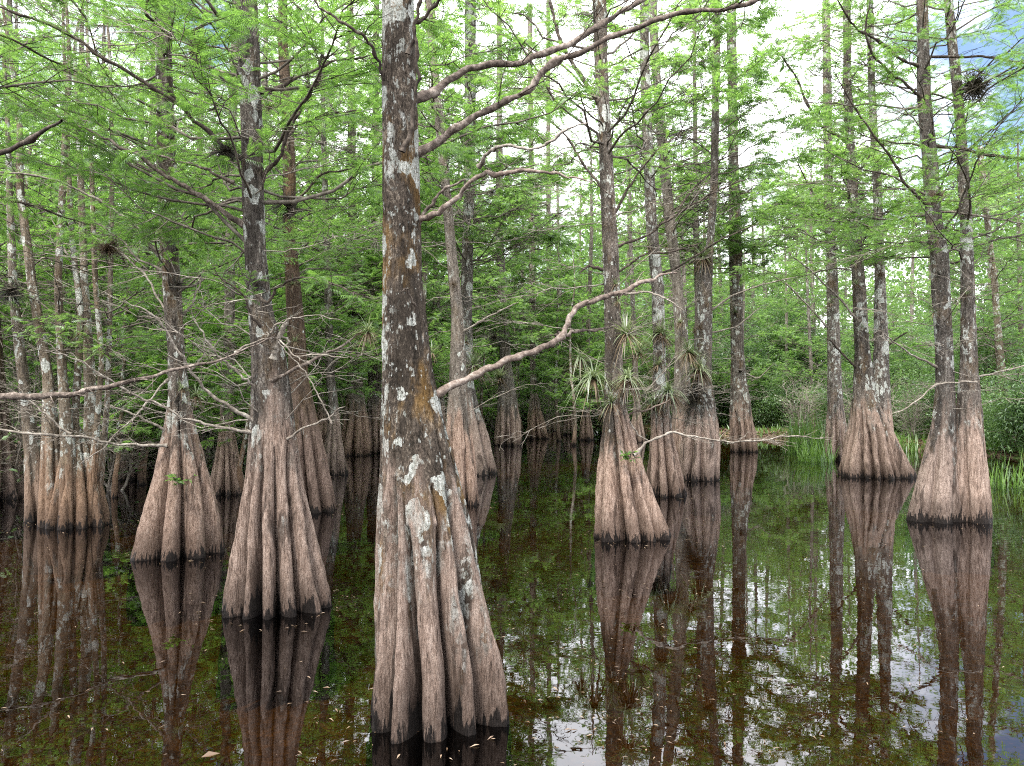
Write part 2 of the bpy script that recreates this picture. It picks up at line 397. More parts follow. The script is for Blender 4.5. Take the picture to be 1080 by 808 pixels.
def generic_crown(mb, g, spine, z0, z1, n, L0, L1, lod, leaf=.85, size=.12, tw=9, sp=26, az=None, el=(-2, 32), bare_low=.3, mi=0, sub=0, twr=.0035):
    if lod == 1: tw, sp, n, size = tw * 1.35, sp * 1.35, int(n * 1.15), size * 1.2
    elif lod == 0: tw, sp, n = tw * 1.2, sp * 1.25, int(n * 1.1)
    P, L = make_limbs(g, spine, z0, z1, n, L0, L1, az=az, el=el)
    tubes(mb, P, limb_r(L, P.shape[1]) * (.62 if leaf == 0 else 1), 5 if lod < 2 else 4, mi)
    f = np.linspace(0, 1, n); lp = np.where(g.random(n) < leaf * (1 - bare_low * (1 - f) ** 2), 1.0, 0.0)
    leafy(mb, g, P, L, lod, tw_per_m=tw, sp_per_m=sp, size=size, leaf_p=lp, m_tw=mi, sub=sub, tw_r=twr)

TREES = []
def cypress(label, edges, d, ztop, seed, ridges=9, groove=.5, flare=1.6, mat='bark', stems=(), crown=None, group=None, seg=110, dz=.035, fine=4.5, name='cypress_tree', branches=(), extra_shoots=()):
    """one cypress read off the photograph: trunk (or twin trunks), named branches, crown"""
    g = np.random.default_rng(seed)
    yb, xl, xr = max(edges); b = pix((xl + xr) / 2, yb, d); root = np.array([b[0], d, 0.0])
    o = thing(name, label, 'tree', root, group)
    mb = MB(); rows = rows_from_pixels(edges, d, root, ztop, g=g)
    spine = trunk_mesh(mb, g, rows, ridges, groove, flare, seg, dz, fine_to=fine)
    mb.build('trunk', [mat], o)
    spines = [spine]
    for st in stems:
        mb = MB(); rw = rows_from_pixels(st['edges'], d + st.get('dd', 0), root, st.get('ztop', ztop), g=g)
        spines.append(trunk_mesh(mb, g, rw, st.get('ridges', ridges), st.get('groove', groove), st.get('flare', flare), seg, dz, fine_to=fine))
        mb.build('trunk', [st.get('mat', mat)], o)
    cm = MB(); have = False
    for br in branches:
        branch_part(o, root, g, br['p'], d + br.get('a', 0), d + br.get('b', 0), br['w'][0], br['w'][1], br.get('m', 'branch_dark'), br.get('tw', 0), br.get('lf', 0), cm, tl=br.get('tl', (.12, .4)))
        have = have or br.get('lf', 0) > 0
    for c in (crown or ()):
        c = dict(c); sidx = c.pop('stem', 0); c.setdefault('twr', max(.0035, .00022 * d)); c.setdefault('sub', 3 if c.get('leaf', 1) < .6 else 0)
        generic_crown(cm, g, spines[sidx], **c); have = True
    if 5 < d < 28:
        generic_crown(cm, g, spine, 1.3, 5.5 if d < 14 else 9, 24, 1.0, 1.8, 0, leaf=0, tw=6, el=(-15, 40), mi=2, sub=6, twr=max(.0032, .00025 * d))
    if have: cm.build('crown', CROWN_MATS if d < 14 else CROWN_FAR, o)
    TREES.append((root[0], root[1]))
    return o, root, spines, g

def leafy_shoot(o, root, g, px, py, d, size=.2, n=5):
    p = pix(px, py, d) - root; mb = MB()
    a = g.uniform(-2.6, -.5, n); P = p[None, None] + np.linspace(0, 1, 6)[None, :, None] * np.stack([np.cos(a) * size, np.sin(a) * size * .7, g.uniform(.1, .9, n) * size], 1)[:, None]
    tubes(mb, P, np.full((n, 6), .002), 3, 0)
    leafy(mb, g, P, np.full(n, size), 0, tw_per_m=22, size=.055, tw_len=(.08, .16), sp_per_m=60, t0=.1, tpl=LEAF)
    mb.build('leafy_shoot', CROWN_MATS, o)

# ------------------------------------------------------------------ world and light
def build_world():
    w = bpy.data.worlds.new('World'); SC.world = w; w.use_nodes = True
    w.node_tree.nodes.clear(); nt = NT(w.node_tree)
    out = nt('ShaderNodeOutputWorld')
    sky = nt('ShaderNodeTexSky', sky_type='NISHITA', sun_disc=False, sun_elevation=SUN_EL, sun_rotation=SUN_ROT, air_density=1.0, dust_density=1.2, ozone_density=1.2)
    co = nt('ShaderNodeTexCoord').outputs['Generated']
    n = nt.noise(nt.vmath('MULTIPLY', co, (1, 1, 1.8)), 2.3, 8, .58, .3)
    n2 = nt.noise(co, 6.0, 6, .6)
    cov = nt.smooth(n, .37, .53)
    cl = nt.ramp(nt.math('ADD', nt.math('MULTIPLY', n2, .6), nt.math('MULTIPLY', n, .4)), [(.3, (10.5, 11.0, 11.8)), (.62, (15.5, 15.6, 15.8))])
    col = nt.mix(cov, sky.outputs[0], cl)
    bg = nt('ShaderNodeBackground', {'Color': col, 'Strength': .1})
    nt.l.new(bg.outputs[0], out.inputs[0])
    s = bpy.data.lights.new('sun', 'SUN'); so = bpy.data.objects.new('sun', s); COL.objects.link(so)
    s.energy = 2.5; s.angle = R_(12); s.color = (1, .95, .87)
    dirv = (cos(SUN_EL) * sin(SUN_AZ), cos(SUN_EL) * cos(SUN_AZ), sin(SUN_EL))
    from mathutils import Vector
    so.rotation_euler = Vector(dirv).to_track_quat('Z', 'Y').to_euler()
    so.location = (0, 0, 30)
SUN_EL, SUN_AZ = R_(58), R_(207)        # high, behind the camera and a little to its left
SUN_ROT = SUN_AZ
build_world()

# ------------------------------------------------------------------ ground, bank, water
SHX = np.array([-90, -45, -25, -8, 0, 5, 8.5, 10.5, 12, 13.2, 14.5, 17, 22, 30])
SHY = np.array([20, 38, 46, 49, 48, 45, 38, 31, 25, 19, 15, 11, 6, -2])
def shore(x): return np.interp(x, SHX, SHY)
def fbm(x, y, s):
    g = np.random.default_rng(s); v = 0
    for o in range(5):
        a = g.uniform(0, 6.28, 4); f = .13 * 1.9 ** o
        v = v + (np.sin(f * (x * np.cos(a[0]) + y * np.sin(a[0])) + a[1]) * np.sin(f * 1.3 * (x * np.cos(a[2]) + y * np.sin(a[2])) + a[3])) / 1.6 ** o
    return v
def ground_z(x, y):
    s = (y - shore(x)) * .75 + fbm(x, y, 3) * .9
    t = np.clip((s + 2.5) / 5, 0, 1); t = t * t * (3 - 2 * t)
    z = -.62 + t * .82 + np.clip(s - 2.5, 0, 60) * .006 + fbm(x * 3, y * 3, 5) * .05
    back = np.clip((-8 - y) / 6, 0, 1)
    return z + back * .9

def build_ground():
    xs = np.concatenate([-np.geomspace(400, 46, 14), np.linspace(-44, 34, 200), np.geomspace(36, 400, 14)])
    ys = np.concatenate([-np.geomspace(200, 16, 10), np.linspace(-15, 70, 200), np.geomspace(72, 600, 20)])
    Xg, Yg = np.meshgrid(xs, ys); Zg = ground_z(Xg, Yg)
    mb = MB(); nx, ny = len(xs), len(ys)
    i = np.arange(ny - 1)[:, None] * nx; j = np.arange(nx - 1)[None]
    mb.add(np.stack([Xg, Yg, Zg], -1), np.stack([i + j, i + j + 1, i + nx + j + 1, i + nx + j], -1).reshape(-1, 4))
    m, nt, out = material('soil'); M['soil'] = m
    geo = nt('ShaderNodeNewGeometry'); co = geo.outputs['Position']
    a = nt.noise(co, 9, 6, .7); b = nt.noise(co, 1.1, 4, .6); c = nt.noise(co, 40, 3, .6)
    soil = nt.ramp(nt.math('ADD', nt.math('MULTIPLY', a, .5), nt.math('MULTIPLY', c, .5)), [(.34, (.035, .024, .016)), (.5, (.11, .075, .05)), (.66, (.26, .19, .13))])
    grn = nt.ramp(c, [(.3, (.04, .07, .018)), (.7, (.12, .17, .05))])
    col = nt.mix(nt.smooth(b, .48, .62), soil, grn)
    z = nt('ShaderNodeSeparateXYZ', {0: co}).outputs[2]
    bed = nt.ramp(nt.math('ADD', nt.math('MULTIPLY', a, .5), nt.math('MULTIPLY', c, .5)), [(.38, (.05, .04, .016)), (.52, (.17, .135, .055)), (.62, (.36, .29, .13))])
    col = nt.mix(nt.smooth(z, -.06, .02), bed, col)
    bmp = nt('ShaderNodeBump', {'Height': a, 'Strength': .7, 'Distance': .06})
    p = nt('ShaderNodeBsdfPrincipled', {'Base Color': col, 'Roughness': .9, 'Normal': bmp.outputs[0], 'Specular IOR Level': .2})
    nt.l.new(p.outputs[0], out.inputs[0])
    tag(mb.build('ground', ['soil']), kind='structure')

    m, nt, out = material('water'); M['water'] = m
    co = nt('ShaderNodeNewGeometry').outputs['Position']
    n = nt.noise(co, 3.5, 3, .5); n2 = nt.noise(co, .5, 2, .5)
    bmp = nt('ShaderNodeBump', {'Height': nt.math('ADD', n, nt.math('MULTIPLY', n2, 3.0)), 'Strength': .022, 'Distance': .04})
    fr = nt('ShaderNodeFresnel', {'IOR': 1.62, 'Normal': bmp.outputs[0]})
    gl = nt('ShaderNodeBsdfGlossy', {'Color': (.95, .96, 1, 1), 'Roughness': .0, 'Normal': bmp.outputs[0]})
    tr = nt('ShaderNodeBsdfTransparent', {'Color': (.32, .215, .095, 1)})
    mx = nt('ShaderNodeMixShader', {0: fr.outputs[0], 1: tr.outputs[0], 2: gl.outputs[0]})
    nt.l.new(mx.outputs[0], out.inputs[0])
    mb = MB(); mb.add([(-95, -16, 0), (60, -16, 0), (60, 75, 0), (-95, 75, 0)], [(0, 1, 2, 3)])
    tag(mb.build('water', ['water']), kind='structure')
build_ground()

# ------------------------------------------------------------------ the cypresses read off the photograph
def B(p, w, a=0, b=0, m='branch_dark', tw=0, lf=0, tl=(.12, .4)):
    return dict(p=p, w=w, a=a, b=b, m=m, tw=tw, lf=lf, tl=tl)

# the big trunk in front
cypress('largest cypress in front, dark mottled trunk with white lichen and a broad fluted base',
    [(0, 404, 437), (100, 403, 440), (200, 404, 443), (300, 404, 445), (400, 404, 457), (440, 402, 466), (500, 400, 482), (560, 398, 498), (600, 396, 507), (660, 393, 521), (700, 391, 531), (760, 388, 541)],
    3.72, 8.5, 4, ridges=12, groove=.6, flare=1.55, mat='bark_big', seg=300, dz=.012, fine=3.6,
    branches=[
        B([(436, 106), (455, 96), (493, 71), (547, 66), (600, 48), (627, 35), (655, 14), (690, -8), (760, -60)], (10, 6), 0, .35, 'branch_brown', 1.2),
        B([(436, 163), (455, 155), (480, 133), (520, 110), (560, 95), (577, 77), (627, 54), (643, 43), (718, 23), (787, 17), (853, 0), (930, -30)], (10, 5), 0, -.25, 'branch_brown', 1.2),
        B([(436, 236), (448, 226), (463, 217), (485, 195), (510, 173), (540, 168), (567, 163), (600, 168), (627, 166)], (8, 3.5), 0, -.4, 'branch_tan', .8),
        B([(505, 176), (518, 160), (527, 153), (567, 154), (590, 140), (613, 127)], (5, 3), -.2, -.5, 'branch_pale'),
        B([(440, 240), (460, 200), (488, 187), (487, 189)], (5, 3), 0, -.1, 'branch_brown'),
        B([(424, 160), (430, 130), (440, 95), (438, 60), (438, 33), (444, 12), (452, -10)], (5, 4), -.17, -.3, 'branch_dark'),
        B([(430, 57), (438, 32), (455, 14), (475, 3), (490, -4)], (5, 4), -.17, -.35, 'branch_dark', .5),
        B([(414, 103), (405, 82), (397, 67), (390, 52), (380, 40), (360, 30), (340, 14), (318, -6)], (5, 3), 0, -.3, 'branch_dark', 1.5),
        B([(450, 420), (480, 404), (510, 390), (537, 377), (565, 364), (587, 352), (594, 334), (604, 321), (622, 311), (643, 300), (680, 289), (718, 280)], (10, 6), 0, .5, 'branch_tan', .5),
        B([(588, 352), (600, 354), (618, 351), (640, 346)], (5, 3), .3, .45, 'branch_brown'),
        B([(438, 330), (432, 305), (428, 315)], (4, 2), -.2, -.3, 'branch_dark'),
    ],
    crown=[dict(z0=3.75, z1=8.2, n=18, L0=1.6, L1=.8, lod=0, leaf=.6, size=.12, tw=8, sp=22)])

# second, to its left
cypress('cypress with pale pinkish fluted skirt and a white broken stub, beside the largest trunk',
    [(0, 251, 271), (60, 251, 274), (130, 254, 276), (200, 256, 278), (265, 258, 280), (330, 262, 288), (375, 266, 301), (437, 266, 309), (500, 259, 318), (545, 250, 327), (600, 240, 340), (640, 231, 351)],
    5.65, 9.5, 21, ridges=14, groove=.52, flare=1.6, mat='bark', seg=220, dz=.016, fine=4.6,
    branches=[
        B([(262, 240), (240, 226), (215, 204), (187, 187), (165, 172), (147, 157), (100, 137), (75, 125), (50, 110)], (7, 3.5), 0, -.5, 'branch_brown', 1, 5),
        B([(247, 193), (220, 182), (190, 172), (160, 163), (130, 160)], (4, 2.5), -.1, -.3, 'branch_brown', 1, 7),
        B([(262, 172), (247, 163), (233, 152), (205, 128), (183, 107), (150, 85), (100, 57), (60, 32), (20, 17), (-40, -5)], (6, 3.5), 0, -.7, 'branch_dark', 1, 8),
        B([(184, 108), (178, 80), (173, 53), (178, 33), (170, 22), (160, 15), (150, 4), (166, -20)], (4.5, 3), -.3, -.8, 'branch_dark', 1, 10),
        B([(176, 65), (200, 70), (222, 78), (240, 92), (262, 105)], (2.5, 2), -.5, -.3, 'branch_dark', 1, 6),
        B([(275, 194), (285, 177), (297, 163), (303, 145), (307, 130), (325, 105), (343, 83), (347, 57), (330, 40), (300, 20)], (5, 3), 0, -.3, 'branch_dark', 1, 7),
        B([(276, 98), (290, 95), (320, 83), (360, 65), (395, 60)], (4, 3), 0, .3, 'branch_dark', 1, 6),
        B([(298, 148), (318, 132), (345, 122), (380, 118)], (3, 2), 0, .3, 'branch_dark', 1, 8),
        B([(270, 310), (283, 320), (290, 300), (310, 290), (328, 288), (355, 291), (380, 300)], (4, 2), -.2, -.6, 'branch_dark', 1, 10),
        B([(275, 345), (265, 335), (256, 316), (245, 303), (225, 292), (205, 285)], (3, 2), -.2, -.5, 'branch_dark', 1, 8),
        B([(285, 402), (300, 396), (330, 381), (360, 366), (392, 350)], (5, 3), -.1, -.4, 'branch_brown', 1),
        B([(288, 378), (291, 368), (297, 355), (301, 345), (308, 331)], (7, 6), -.15, -.25, 'branch_pale'),
        B([(297, 355), (309, 362), (303, 368)], (3, 2), -.2, -.25, 'branch_pale'),
        B([(268, 444), (250, 436), (217, 412), (206, 398), (195, 380), (175, 350), (160, 335), (127, 322)], (5, 2.5), -.1, -.7, 'branch_pale', 1),
        B([(267, 457), (240, 452), (213, 447), (180, 434), (147, 423), (130, 411), (113, 400), (80, 382), (50, 371)], (4, 2), -.1, -.9, 'branch_pale', 1.4),
        B([(270, 410), (262, 402), (248, 388), (236, 378), (222, 368), (214, 352), (206, 330)], (3, 2), -.1, -.4, 'branch_pale', 1),
        B([(303, 463), (320, 455), (340, 443), (358, 430)], (3, 2), -.1, -.3, 'branch_pale', .5),
        B([(350, 447), (335, 415), (318, 392), (300, 372), (283, 355)], (2, 1.5), -.4, -.3, 'branch_pale'),
        B([(248, 372), (275, 358), (293, 358), (310, 376), (345, 380), (372, 384)], (2.5, 1.5), -.4, -.6, 'branch_pale', 1),
        B([(280, 360), (290, 345), (305, 335), (330, 332), (362, 340)], (2.5, 1.5), -.4, -.7, 'branch_pale', 1),
    ],
    crown=[dict(z0=3.0, z1=9.2, n=30, L0=2.0, L1=.8, lod=0, leaf=.85, size=.115, tw=10, sp=28), dict(z0=2.6, z1=4.4, n=8, L0=1.9, L1=1.7, lod=0, leaf=1, size=.105, tw=11, sp=28, az=(2.2, 4.4))])

bare_tree = cypress('reddish bare cypress with few wide buttresses and a small green shoot on its base',
    [(0, 164, 180), (90, 165, 182), (180, 166, 186), (265, 170, 188), (330, 174, 192), (370, 177, 194), (420, 178, 200), (450, 174, 206), (500, 163, 220), (540, 152, 231), (585, 142, 241)],
    7.65, 10, 33, ridges=8, groove=.44, flare=1.6, mat='bark', seg=180, dz=.02, fine=5,
    branches=[
        B([(168, 270), (155, 252), (137, 230), (100, 206), (63, 187), (30, 181), (0, 177), (-40, 170)], (4, 2.5), 0, -.8, 'branch_pale', 1.2, 3),
        B([(168, 202), (140, 185), (115, 168), (85, 152), (60, 143)], (4, 2.5), 0, -.4, 'branch_pale', 1.2, 4),
        B([(176, 470), (160, 469), (133, 469), (118, 466), (103, 461), (88, 458), (73, 458), (40, 456), (0, 456), (-40, 450)], (3.5, 2.5), -.2, -.9, 'branch_pale', 1.6),
        B([(75, 458), (62, 448), (50, 440), (36, 430), (25, 420)], (3, 2), -.6, -.7, 'branch_pale', 1),
        B([(176, 455), (160, 447), (148, 442), (132, 434), (112, 428)], (3.5, 2), -.1, -.4, 'branch_pale', 1.6),
        B([(178, 400), (165, 410), (152, 425), (135, 445), (110, 470), (75, 492)], (2.5, 1.5), -.2, -.5, 'branch_pale', 1),
        B([(186, 345), (205, 320), (214, 300), (222, 270)], (3, 2), .1, .3, 'branch_pale', 1, 3),
        B([(190, 395), (203, 388), (216, 372), (240, 350)], (2.5, 1.5), .1, .3, 'branch_pale', 1, 2),
        B([(176, 330), (160, 300), (150, 285), (120, 262), (95, 250)], (3, 2), 0, .4, 'branch_pale', 1, 4),
    ],
    crown=[dict(z0=3.6, z1=10, n=36, L0=2.0, L1=.9, lod=0, leaf=.85, size=.125, tw=10, sp=26), dict(z0=2.6, z1=4.2, n=10, L0=2.0, L1=1.8, lod=0, leaf=1, size=.12, tw=9, sp=22)])

cypress('dark brown cypress half hidden behind the one with the white broken stub',
    [(150, 298, 311), (250, 299, 312), (340, 303, 321), (400, 305, 325), (440, 304, 334), (480, 302, 345), (530, 300, 358)],
    10.7, 10, 41, ridges=9, groove=.4, flare=1.5, mat='bark_brown', seg=120, dz=.03, fine=5,
    branches=[B([(310, 215), (325, 200), (338, 186), (355, 184), (375, 180)], (4, 2), 0, -.4, 'branch_dark', 1.5, 7), B([(308, 235), (330, 222), (350, 215)], (3, 2), 0, .2, 'branch_dark', 1, 7)],
    crown=[dict(z0=3.0, z1=10, n=36, L0=1.9, L1=.9, lod=0, leaf=.85, size=.13, tw=9, sp=20)])

cypress('slender leaning cypress just behind the largest trunk, base partly hidden by it',
    [(60, 452, 461), (150, 461, 471), (200, 465, 475), (270, 471, 482), (330, 476, 489), (400, 474, 492), (450, 470, 497), (490, 467, 502), (528, 466, 506)],
    11.3, 10, 52, ridges=8, groove=.42, flare=1.4, mat='bark_far', seg=120, dz=.03, fine=6,
    branches=[B([(484, 352), (505, 340), (525, 330), (548, 318)], (3, 2), 0, -.4, 'branch_pale', 1.5)],
    crown=[dict(z0=4.2, z1=10, n=36, L0=1.7, L1=.8, lod=1, leaf=.7, size=.14, tw=8, sp=18)])

cypress('tall straight grey cypress with wing-like buttress behind the largest trunk',
    [(-20, 490, 502), (100, 490, 502), (200, 489, 501), (270, 487, 499), (330, 485, 498), (400, 484, 499), (430, 480, 505), (460, 475, 515), (500, 466, 531)],
    16.3, 13, 55, ridges=7, groove=.5, flare=1.9, mat='bark_white', seg=120, dz=.03, fine=8,
    crown=[dict(z0=4.5, z1=13, n=84, L0=2.5, L1=.9, lod=1, leaf=.85, size=.15, tw=8, sp=18)])

# right of the middle
root_tree = cypress('cypress with smooth buttress feet and long thin root pillars, spiky air plants above',
    [(0, 625, 640), (70, 627, 641), (130, 631, 644), (200, 633, 648), (270, 636, 653), (370, 638, 656), (430, 637, 660), (470, 634, 672), (520, 628, 690), (565, 622, 706)],
    8.55, 10.5, 61, ridges=10, groove=.56, flare=1.55, mat='bark', seg=180, dz=.02, fine=6,
    branches=[
        B([(634, 110), (620, 90), (607, 70), (595, 45), (588, 20), (580, -10)], (6, 4), 0, .2, 'branch_dark', 1.5, 2),
        B([(640, 210), (628, 190), (615, 175), (600, 150), (590, 135), (573, 120), (560, 105)], (4, 2), 0, .3, 'branch_dark', 2, 2),
        B([(636, 285), (622, 281), (612, 290)], (4, 3), -.1, -.2, 'branch_dark'),
        B([(642, 235), (660, 205), (668, 190), (690, 160), (720, 140)], (4, 2), 0, -.2, 'branch_dark', 2, 1),
        B([(648, 262), (670, 254), (690, 244), (712, 226), (730, 216), (748, 205), (790, 188)], (3.5, 2), 0, -.4, 'branch_dark', 2),
        B([(647, 290), (662, 280), (680, 268), (720, 258), (740, 252)], (3, 2), 0, -.3, 'branch_dark', 2),
        B([(648, 312), (670, 310), (690, 309), (710, 315), (728, 328)], (3, 2), -.1, -.3, 'branch_pale', 2),
        B([(668, 480), (673, 477), (680, 466), (690, 463), (709, 456), (731, 458), (765, 463), (800, 463), (840, 459), (872, 462)], (3.2, 1.6), -.3, -.1, 'branch_pale', 2),
        B([(655, 440), (672, 433), (690, 432), (710, 422)], (3, 2), 0, -.2, 'branch_tan', 1),
        B([(664, 445), (672, 458), (685, 466)], (2, 1.5), -.2, -.2, 'branch_pale'),
    ],
    crown=[dict(z0=4.3, z1=10.5, n=44, L0=1.9, L1=.9, lod=0, leaf=.6, size=.12, tw=7, sp=20)])

cypress('cypress whose slim trunk carries large white lichen patches, base behind the root pillars',
    [(0, 675, 684), (70, 675, 685), (160, 678, 689), (233, 681, 693), (303, 687, 700), (370, 689, 702), (420, 688, 704), (460, 686, 710), (520, 680, 727)],
    12.4, 11, 66, ridges=8, groove=.45, flare=1.5, mat='bark_white', seg=120, dz=.03, fine=7,
    branches=[B([(694, 290), (715, 282), (740, 268), (765, 252), (800, 240)], (3, 2), 0, -.4, 'branch_dark', 2), B([(692, 240), (715, 222), (735, 195), (760, 172)], (3, 2), 0, .4, 'branch_dark', 2, 1)],
    crown=[dict(z0=5, z1=11, n=40, L0=1.8, L1=.8, lod=1, leaf=.68, size=.14, tw=7, sp=16)])

cypress('tall dim grey cypress leaning slightly behind the white lichen patched trunk',
    [(0, 683, 692), (83, 688, 697), (160, 694, 705), (233, 701, 712), (300, 709, 720), (360, 712, 725), (430, 710, 730), (485, 705, 742)],
    18.5, 13, 68, ridges=8, groove=.42, flare=1.6, mat='bark_far', seg=100, dz=.04, fine=8,
    crown=[dict(z0=5.5, z1=13, n=44, L0=2.0, L1=.8, lod=1, leaf=.72, size=.16, tw=7, sp=14)])

cypress('cypress with a spiky air plant clasped around its trunk and a blocky base',
    [(0, 752, 760), (100, 751, 759), (200, 749, 757), (255, 745, 753), (300, 736, 751), (350, 735, 751), (400, 733, 750), (440, 725, 756), (470, 717, 761), (502, 714, 761)],
    14.9, 12, 70, ridges=7, groove=.36, flare=1.5, mat='bark', seg=120, dz=.03, fine=7,
    branches=[B([(746, 330), (770, 312), (800, 300), (840, 290)], (2.5, 1.5), 0, -.4, 'branch_pale', 2), B([(745, 352), (775, 345), (800, 325)], (2.5, 1.5), 0, -.3, 'branch_pale', 2)],
    crown=[dict(z0=6, z1=12, n=36, L0=1.8, L1=.8, lod=1, leaf=.8, size=.17, tw=7, sp=16)])

cypress('straight narrow cypress with neat ribbed skirt standing in front of the shore',
    [(0, 766, 776), (60, 767, 777), (150, 768, 778), (270, 769, 783), (370, 771, 784), (405, 771, 788), (440, 769, 794), (473, 768, 801)],
    23.5, 14, 73, ridges=11, groove=.48, flare=1.9, mat='bark', seg=110, dz=.04, fine=9,
    branches=[B([(777, 250), (800, 232), (830, 205), (860, 190)], (2, 1.5), 0, -.6, 'branch_dark', 1.5, 1), B([(778, 390), (800, 400), (815, 385)], (2, 1), 0, -.3, 'branch_pale', 1)],
    crown=[dict(z0=5.5, z1=14, n=62, L0=2.2, L1=.9, lod=1, leaf=.8, size=.17, tw=7, sp=16)])

cypress('thin dark cypress stem beside the air plant trunk, crown open to white sky',
    [(0, 730, 734), (120, 731, 735), (233, 731, 737), (330, 733, 740), (400, 731, 742), (440, 727, 747), (478, 722, 752)],
    22.5, 14, 75, ridges=7, groove=.35, flare=1.4, mat='bark_far', seg=60, dz=.06, fine=9,
    crown=[dict(z0=6, z1=14, n=50, L0=2.1, L1=.8, lod=1, leaf=.8, size=.17, tw=7, sp=16)])

cypress('slim cypress with small ribbed base just left of the twin-stemmed one by the reeds'.replace(' left of', ' beside'),
    [(0, 867, 875), (100, 868, 877), (230, 870, 879), (300, 872, 884), (370, 873, 886), (430, 873, 889), (460, 870, 894), (484, 867, 898)],
    20, 13, 77, ridges=8, groove=.42, flare=1.7, mat='bark', seg=100, dz=.04, fine=8,
    branches=[B([(870, 225), (855, 200), (843, 175), (835, 160)], (2.5, 1.5), 0, -.5, 'branch_dark', 1.5, 3), B([(872, 345), (850, 320), (830, 300), (800, 280)], (2.5, 1.5), 0, -.5, 'branch_pale', 1.5)],
    crown=[dict(z0=5.5, z1=13, n=56, L0=2.0, L1=.9, lod=1, leaf=.75, size=.15, tw=7, sp=15)])

cypress('twin-stemmed cypress with evenly ribbed skirt near the shore',
    [(0, 889, 897), (100, 890, 898), (200, 894, 904), (270, 898, 910), (370, 902, 917), (420, 900, 924), (450, 895, 938), (480, 890, 951), (502, 885, 961)],
    15.6, 12, 81, ridges=15, groove=.44, flare=1.7, mat='bark', seg=150, dz=.03, fine=7,
    stems=[dict(edges=[(0, 914, 921), (100, 916, 923), (200, 921, 930), (270, 923, 932), (370, 922, 937), (420, 917, 938), (450, 912, 946)], ridges=6, groove=.25, mat='bark_white')],
    branches=[B([(905, 340), (890, 318), (872, 300), (850, 280), (835, 270)], (3, 2), 0, -.5, 'branch_pale', 2, 1),
              B([(893, 150), (880, 140), (866, 130), (852, 108), (838, 75), (820, 50)], (4, 2.5), 0, -.7, 'branch_dark', 2, 3),
              B([(905, 390), (890, 375), (875, 360), (868, 355)], (3, 2), 0, -.4, 'branch_dark', 1.5),
              B([(935, 365), (945, 358), (957, 350)], (3, 2), 0, -.2, 'branch_dark', 1),
              B([(903, 185), (915, 170), (922, 155)], (3, 2.5), 0, -.1, 'branch_dark', 1, 2)],
    crown=[dict(z0=4.2, z1=12, n=56, L0=2.0, L1=.9, lod=1, leaf=.75, size=.14, tw=8, sp=16), dict(z0=4.5, z1=12, n=40, L0=1.9, L1=.9, lod=1, leaf=.75, size=.14, tw=8, sp=16, stem=1)])

cypress('stout twin-stemmed cypress with base split by one black cleft, a moss ball on one stem',
    [(0, 967, 978), (100, 968, 981), (167, 973, 988), (233, 977, 993), (270, 982, 1000), (370, 987, 1004), (410, 988, 1006), (450, 983, 1007), (500, 970, 1008), (546, 957, 1010)],
    9.75, 10.5, 91, ridges=4, groove=.3, flare=1.6, mat='bark', seg=160, dz=.022, fine=6,
    stems=[dict(edges=[(0, 995, 1004), (67, 1002, 1012), (133, 1008, 1018), (233, 1013, 1025), (330, 1014, 1028), (393, 1013, 1031), (430, 1010, 1034), (470, 1008, 1039), (510, 1007, 1044), (548, 1006, 1048)], ridges=4, groove=.3, mat='bark', dd=-.05)],
    branches=[B([(975, 107), (960, 90), (940, 75), (928, 60), (918, 35), (925, 0)], (4, 2.5), 0, -.6, 'branch_dark', 2, 3),
              B([(970, 70), (950, 62), (930, 45), (905, 30), (890, 12), (880, -10)], (4, 2.5), 0, -.6, 'branch_dark', 2, 4),
              B([(980, 218), (965, 205), (952, 192), (940, 165), (925, 145), (905, 115), (890, 90), (878, 70)], (4, 2), 0, -.6, 'branch_dark', 2, 3),
              B([(985, 154), (1015, 156), (1045, 163), (1085, 168), (1130, 180)], (4, 3), 0, -.8, 'branch_dark', 2, 4),
              B([(975, 60), (1000, 60), (1040, 60), (1085, 68), (1130, 80)], (3.5, 2.5), 0, -.7, 'branch_dark', 2, 4),
              B([(985, 224), (1020, 225), (1060, 228), (1090, 235)], (3, 2), 0, -.6, 'branch_pale', 2, 3),
              B([(988, 387), (965, 375), (945, 360), (930, 348)], (3, 1.5), 0, -.3, 'branch_pale', 1.5),
              B([(1030, 403), (1010, 402), (985, 405), (970, 420), (955, 432), (940, 437)], (2.5, 1.5), -.5, -.7, 'branch_pale', 2),
              B([(1030, 398), (1060, 390), (1095, 382)], (2.5, 2), 0, -.3, 'branch_pale', 1.5)],
    crown=[dict(z0=3.4, z1=10.5, n=40, L0=1.9, L1=.9, lod=0, leaf=.7, size=.12, tw=8, sp=20), dict(z0=3.2, z1=10.5, n=40, L0=1.9, L1=.9, lod=0, leaf=.75, size=.12, tw=8, sp=20, stem=1)])

leafy_shoot(bare_tree[0], bare_tree[1], bare_tree[3], 193, 512, 7.33, .16, 7)
leafy_shoot(root_tree[0], root_tree[1], root_tree[3], 664, 484, 8.28, .15, 7)

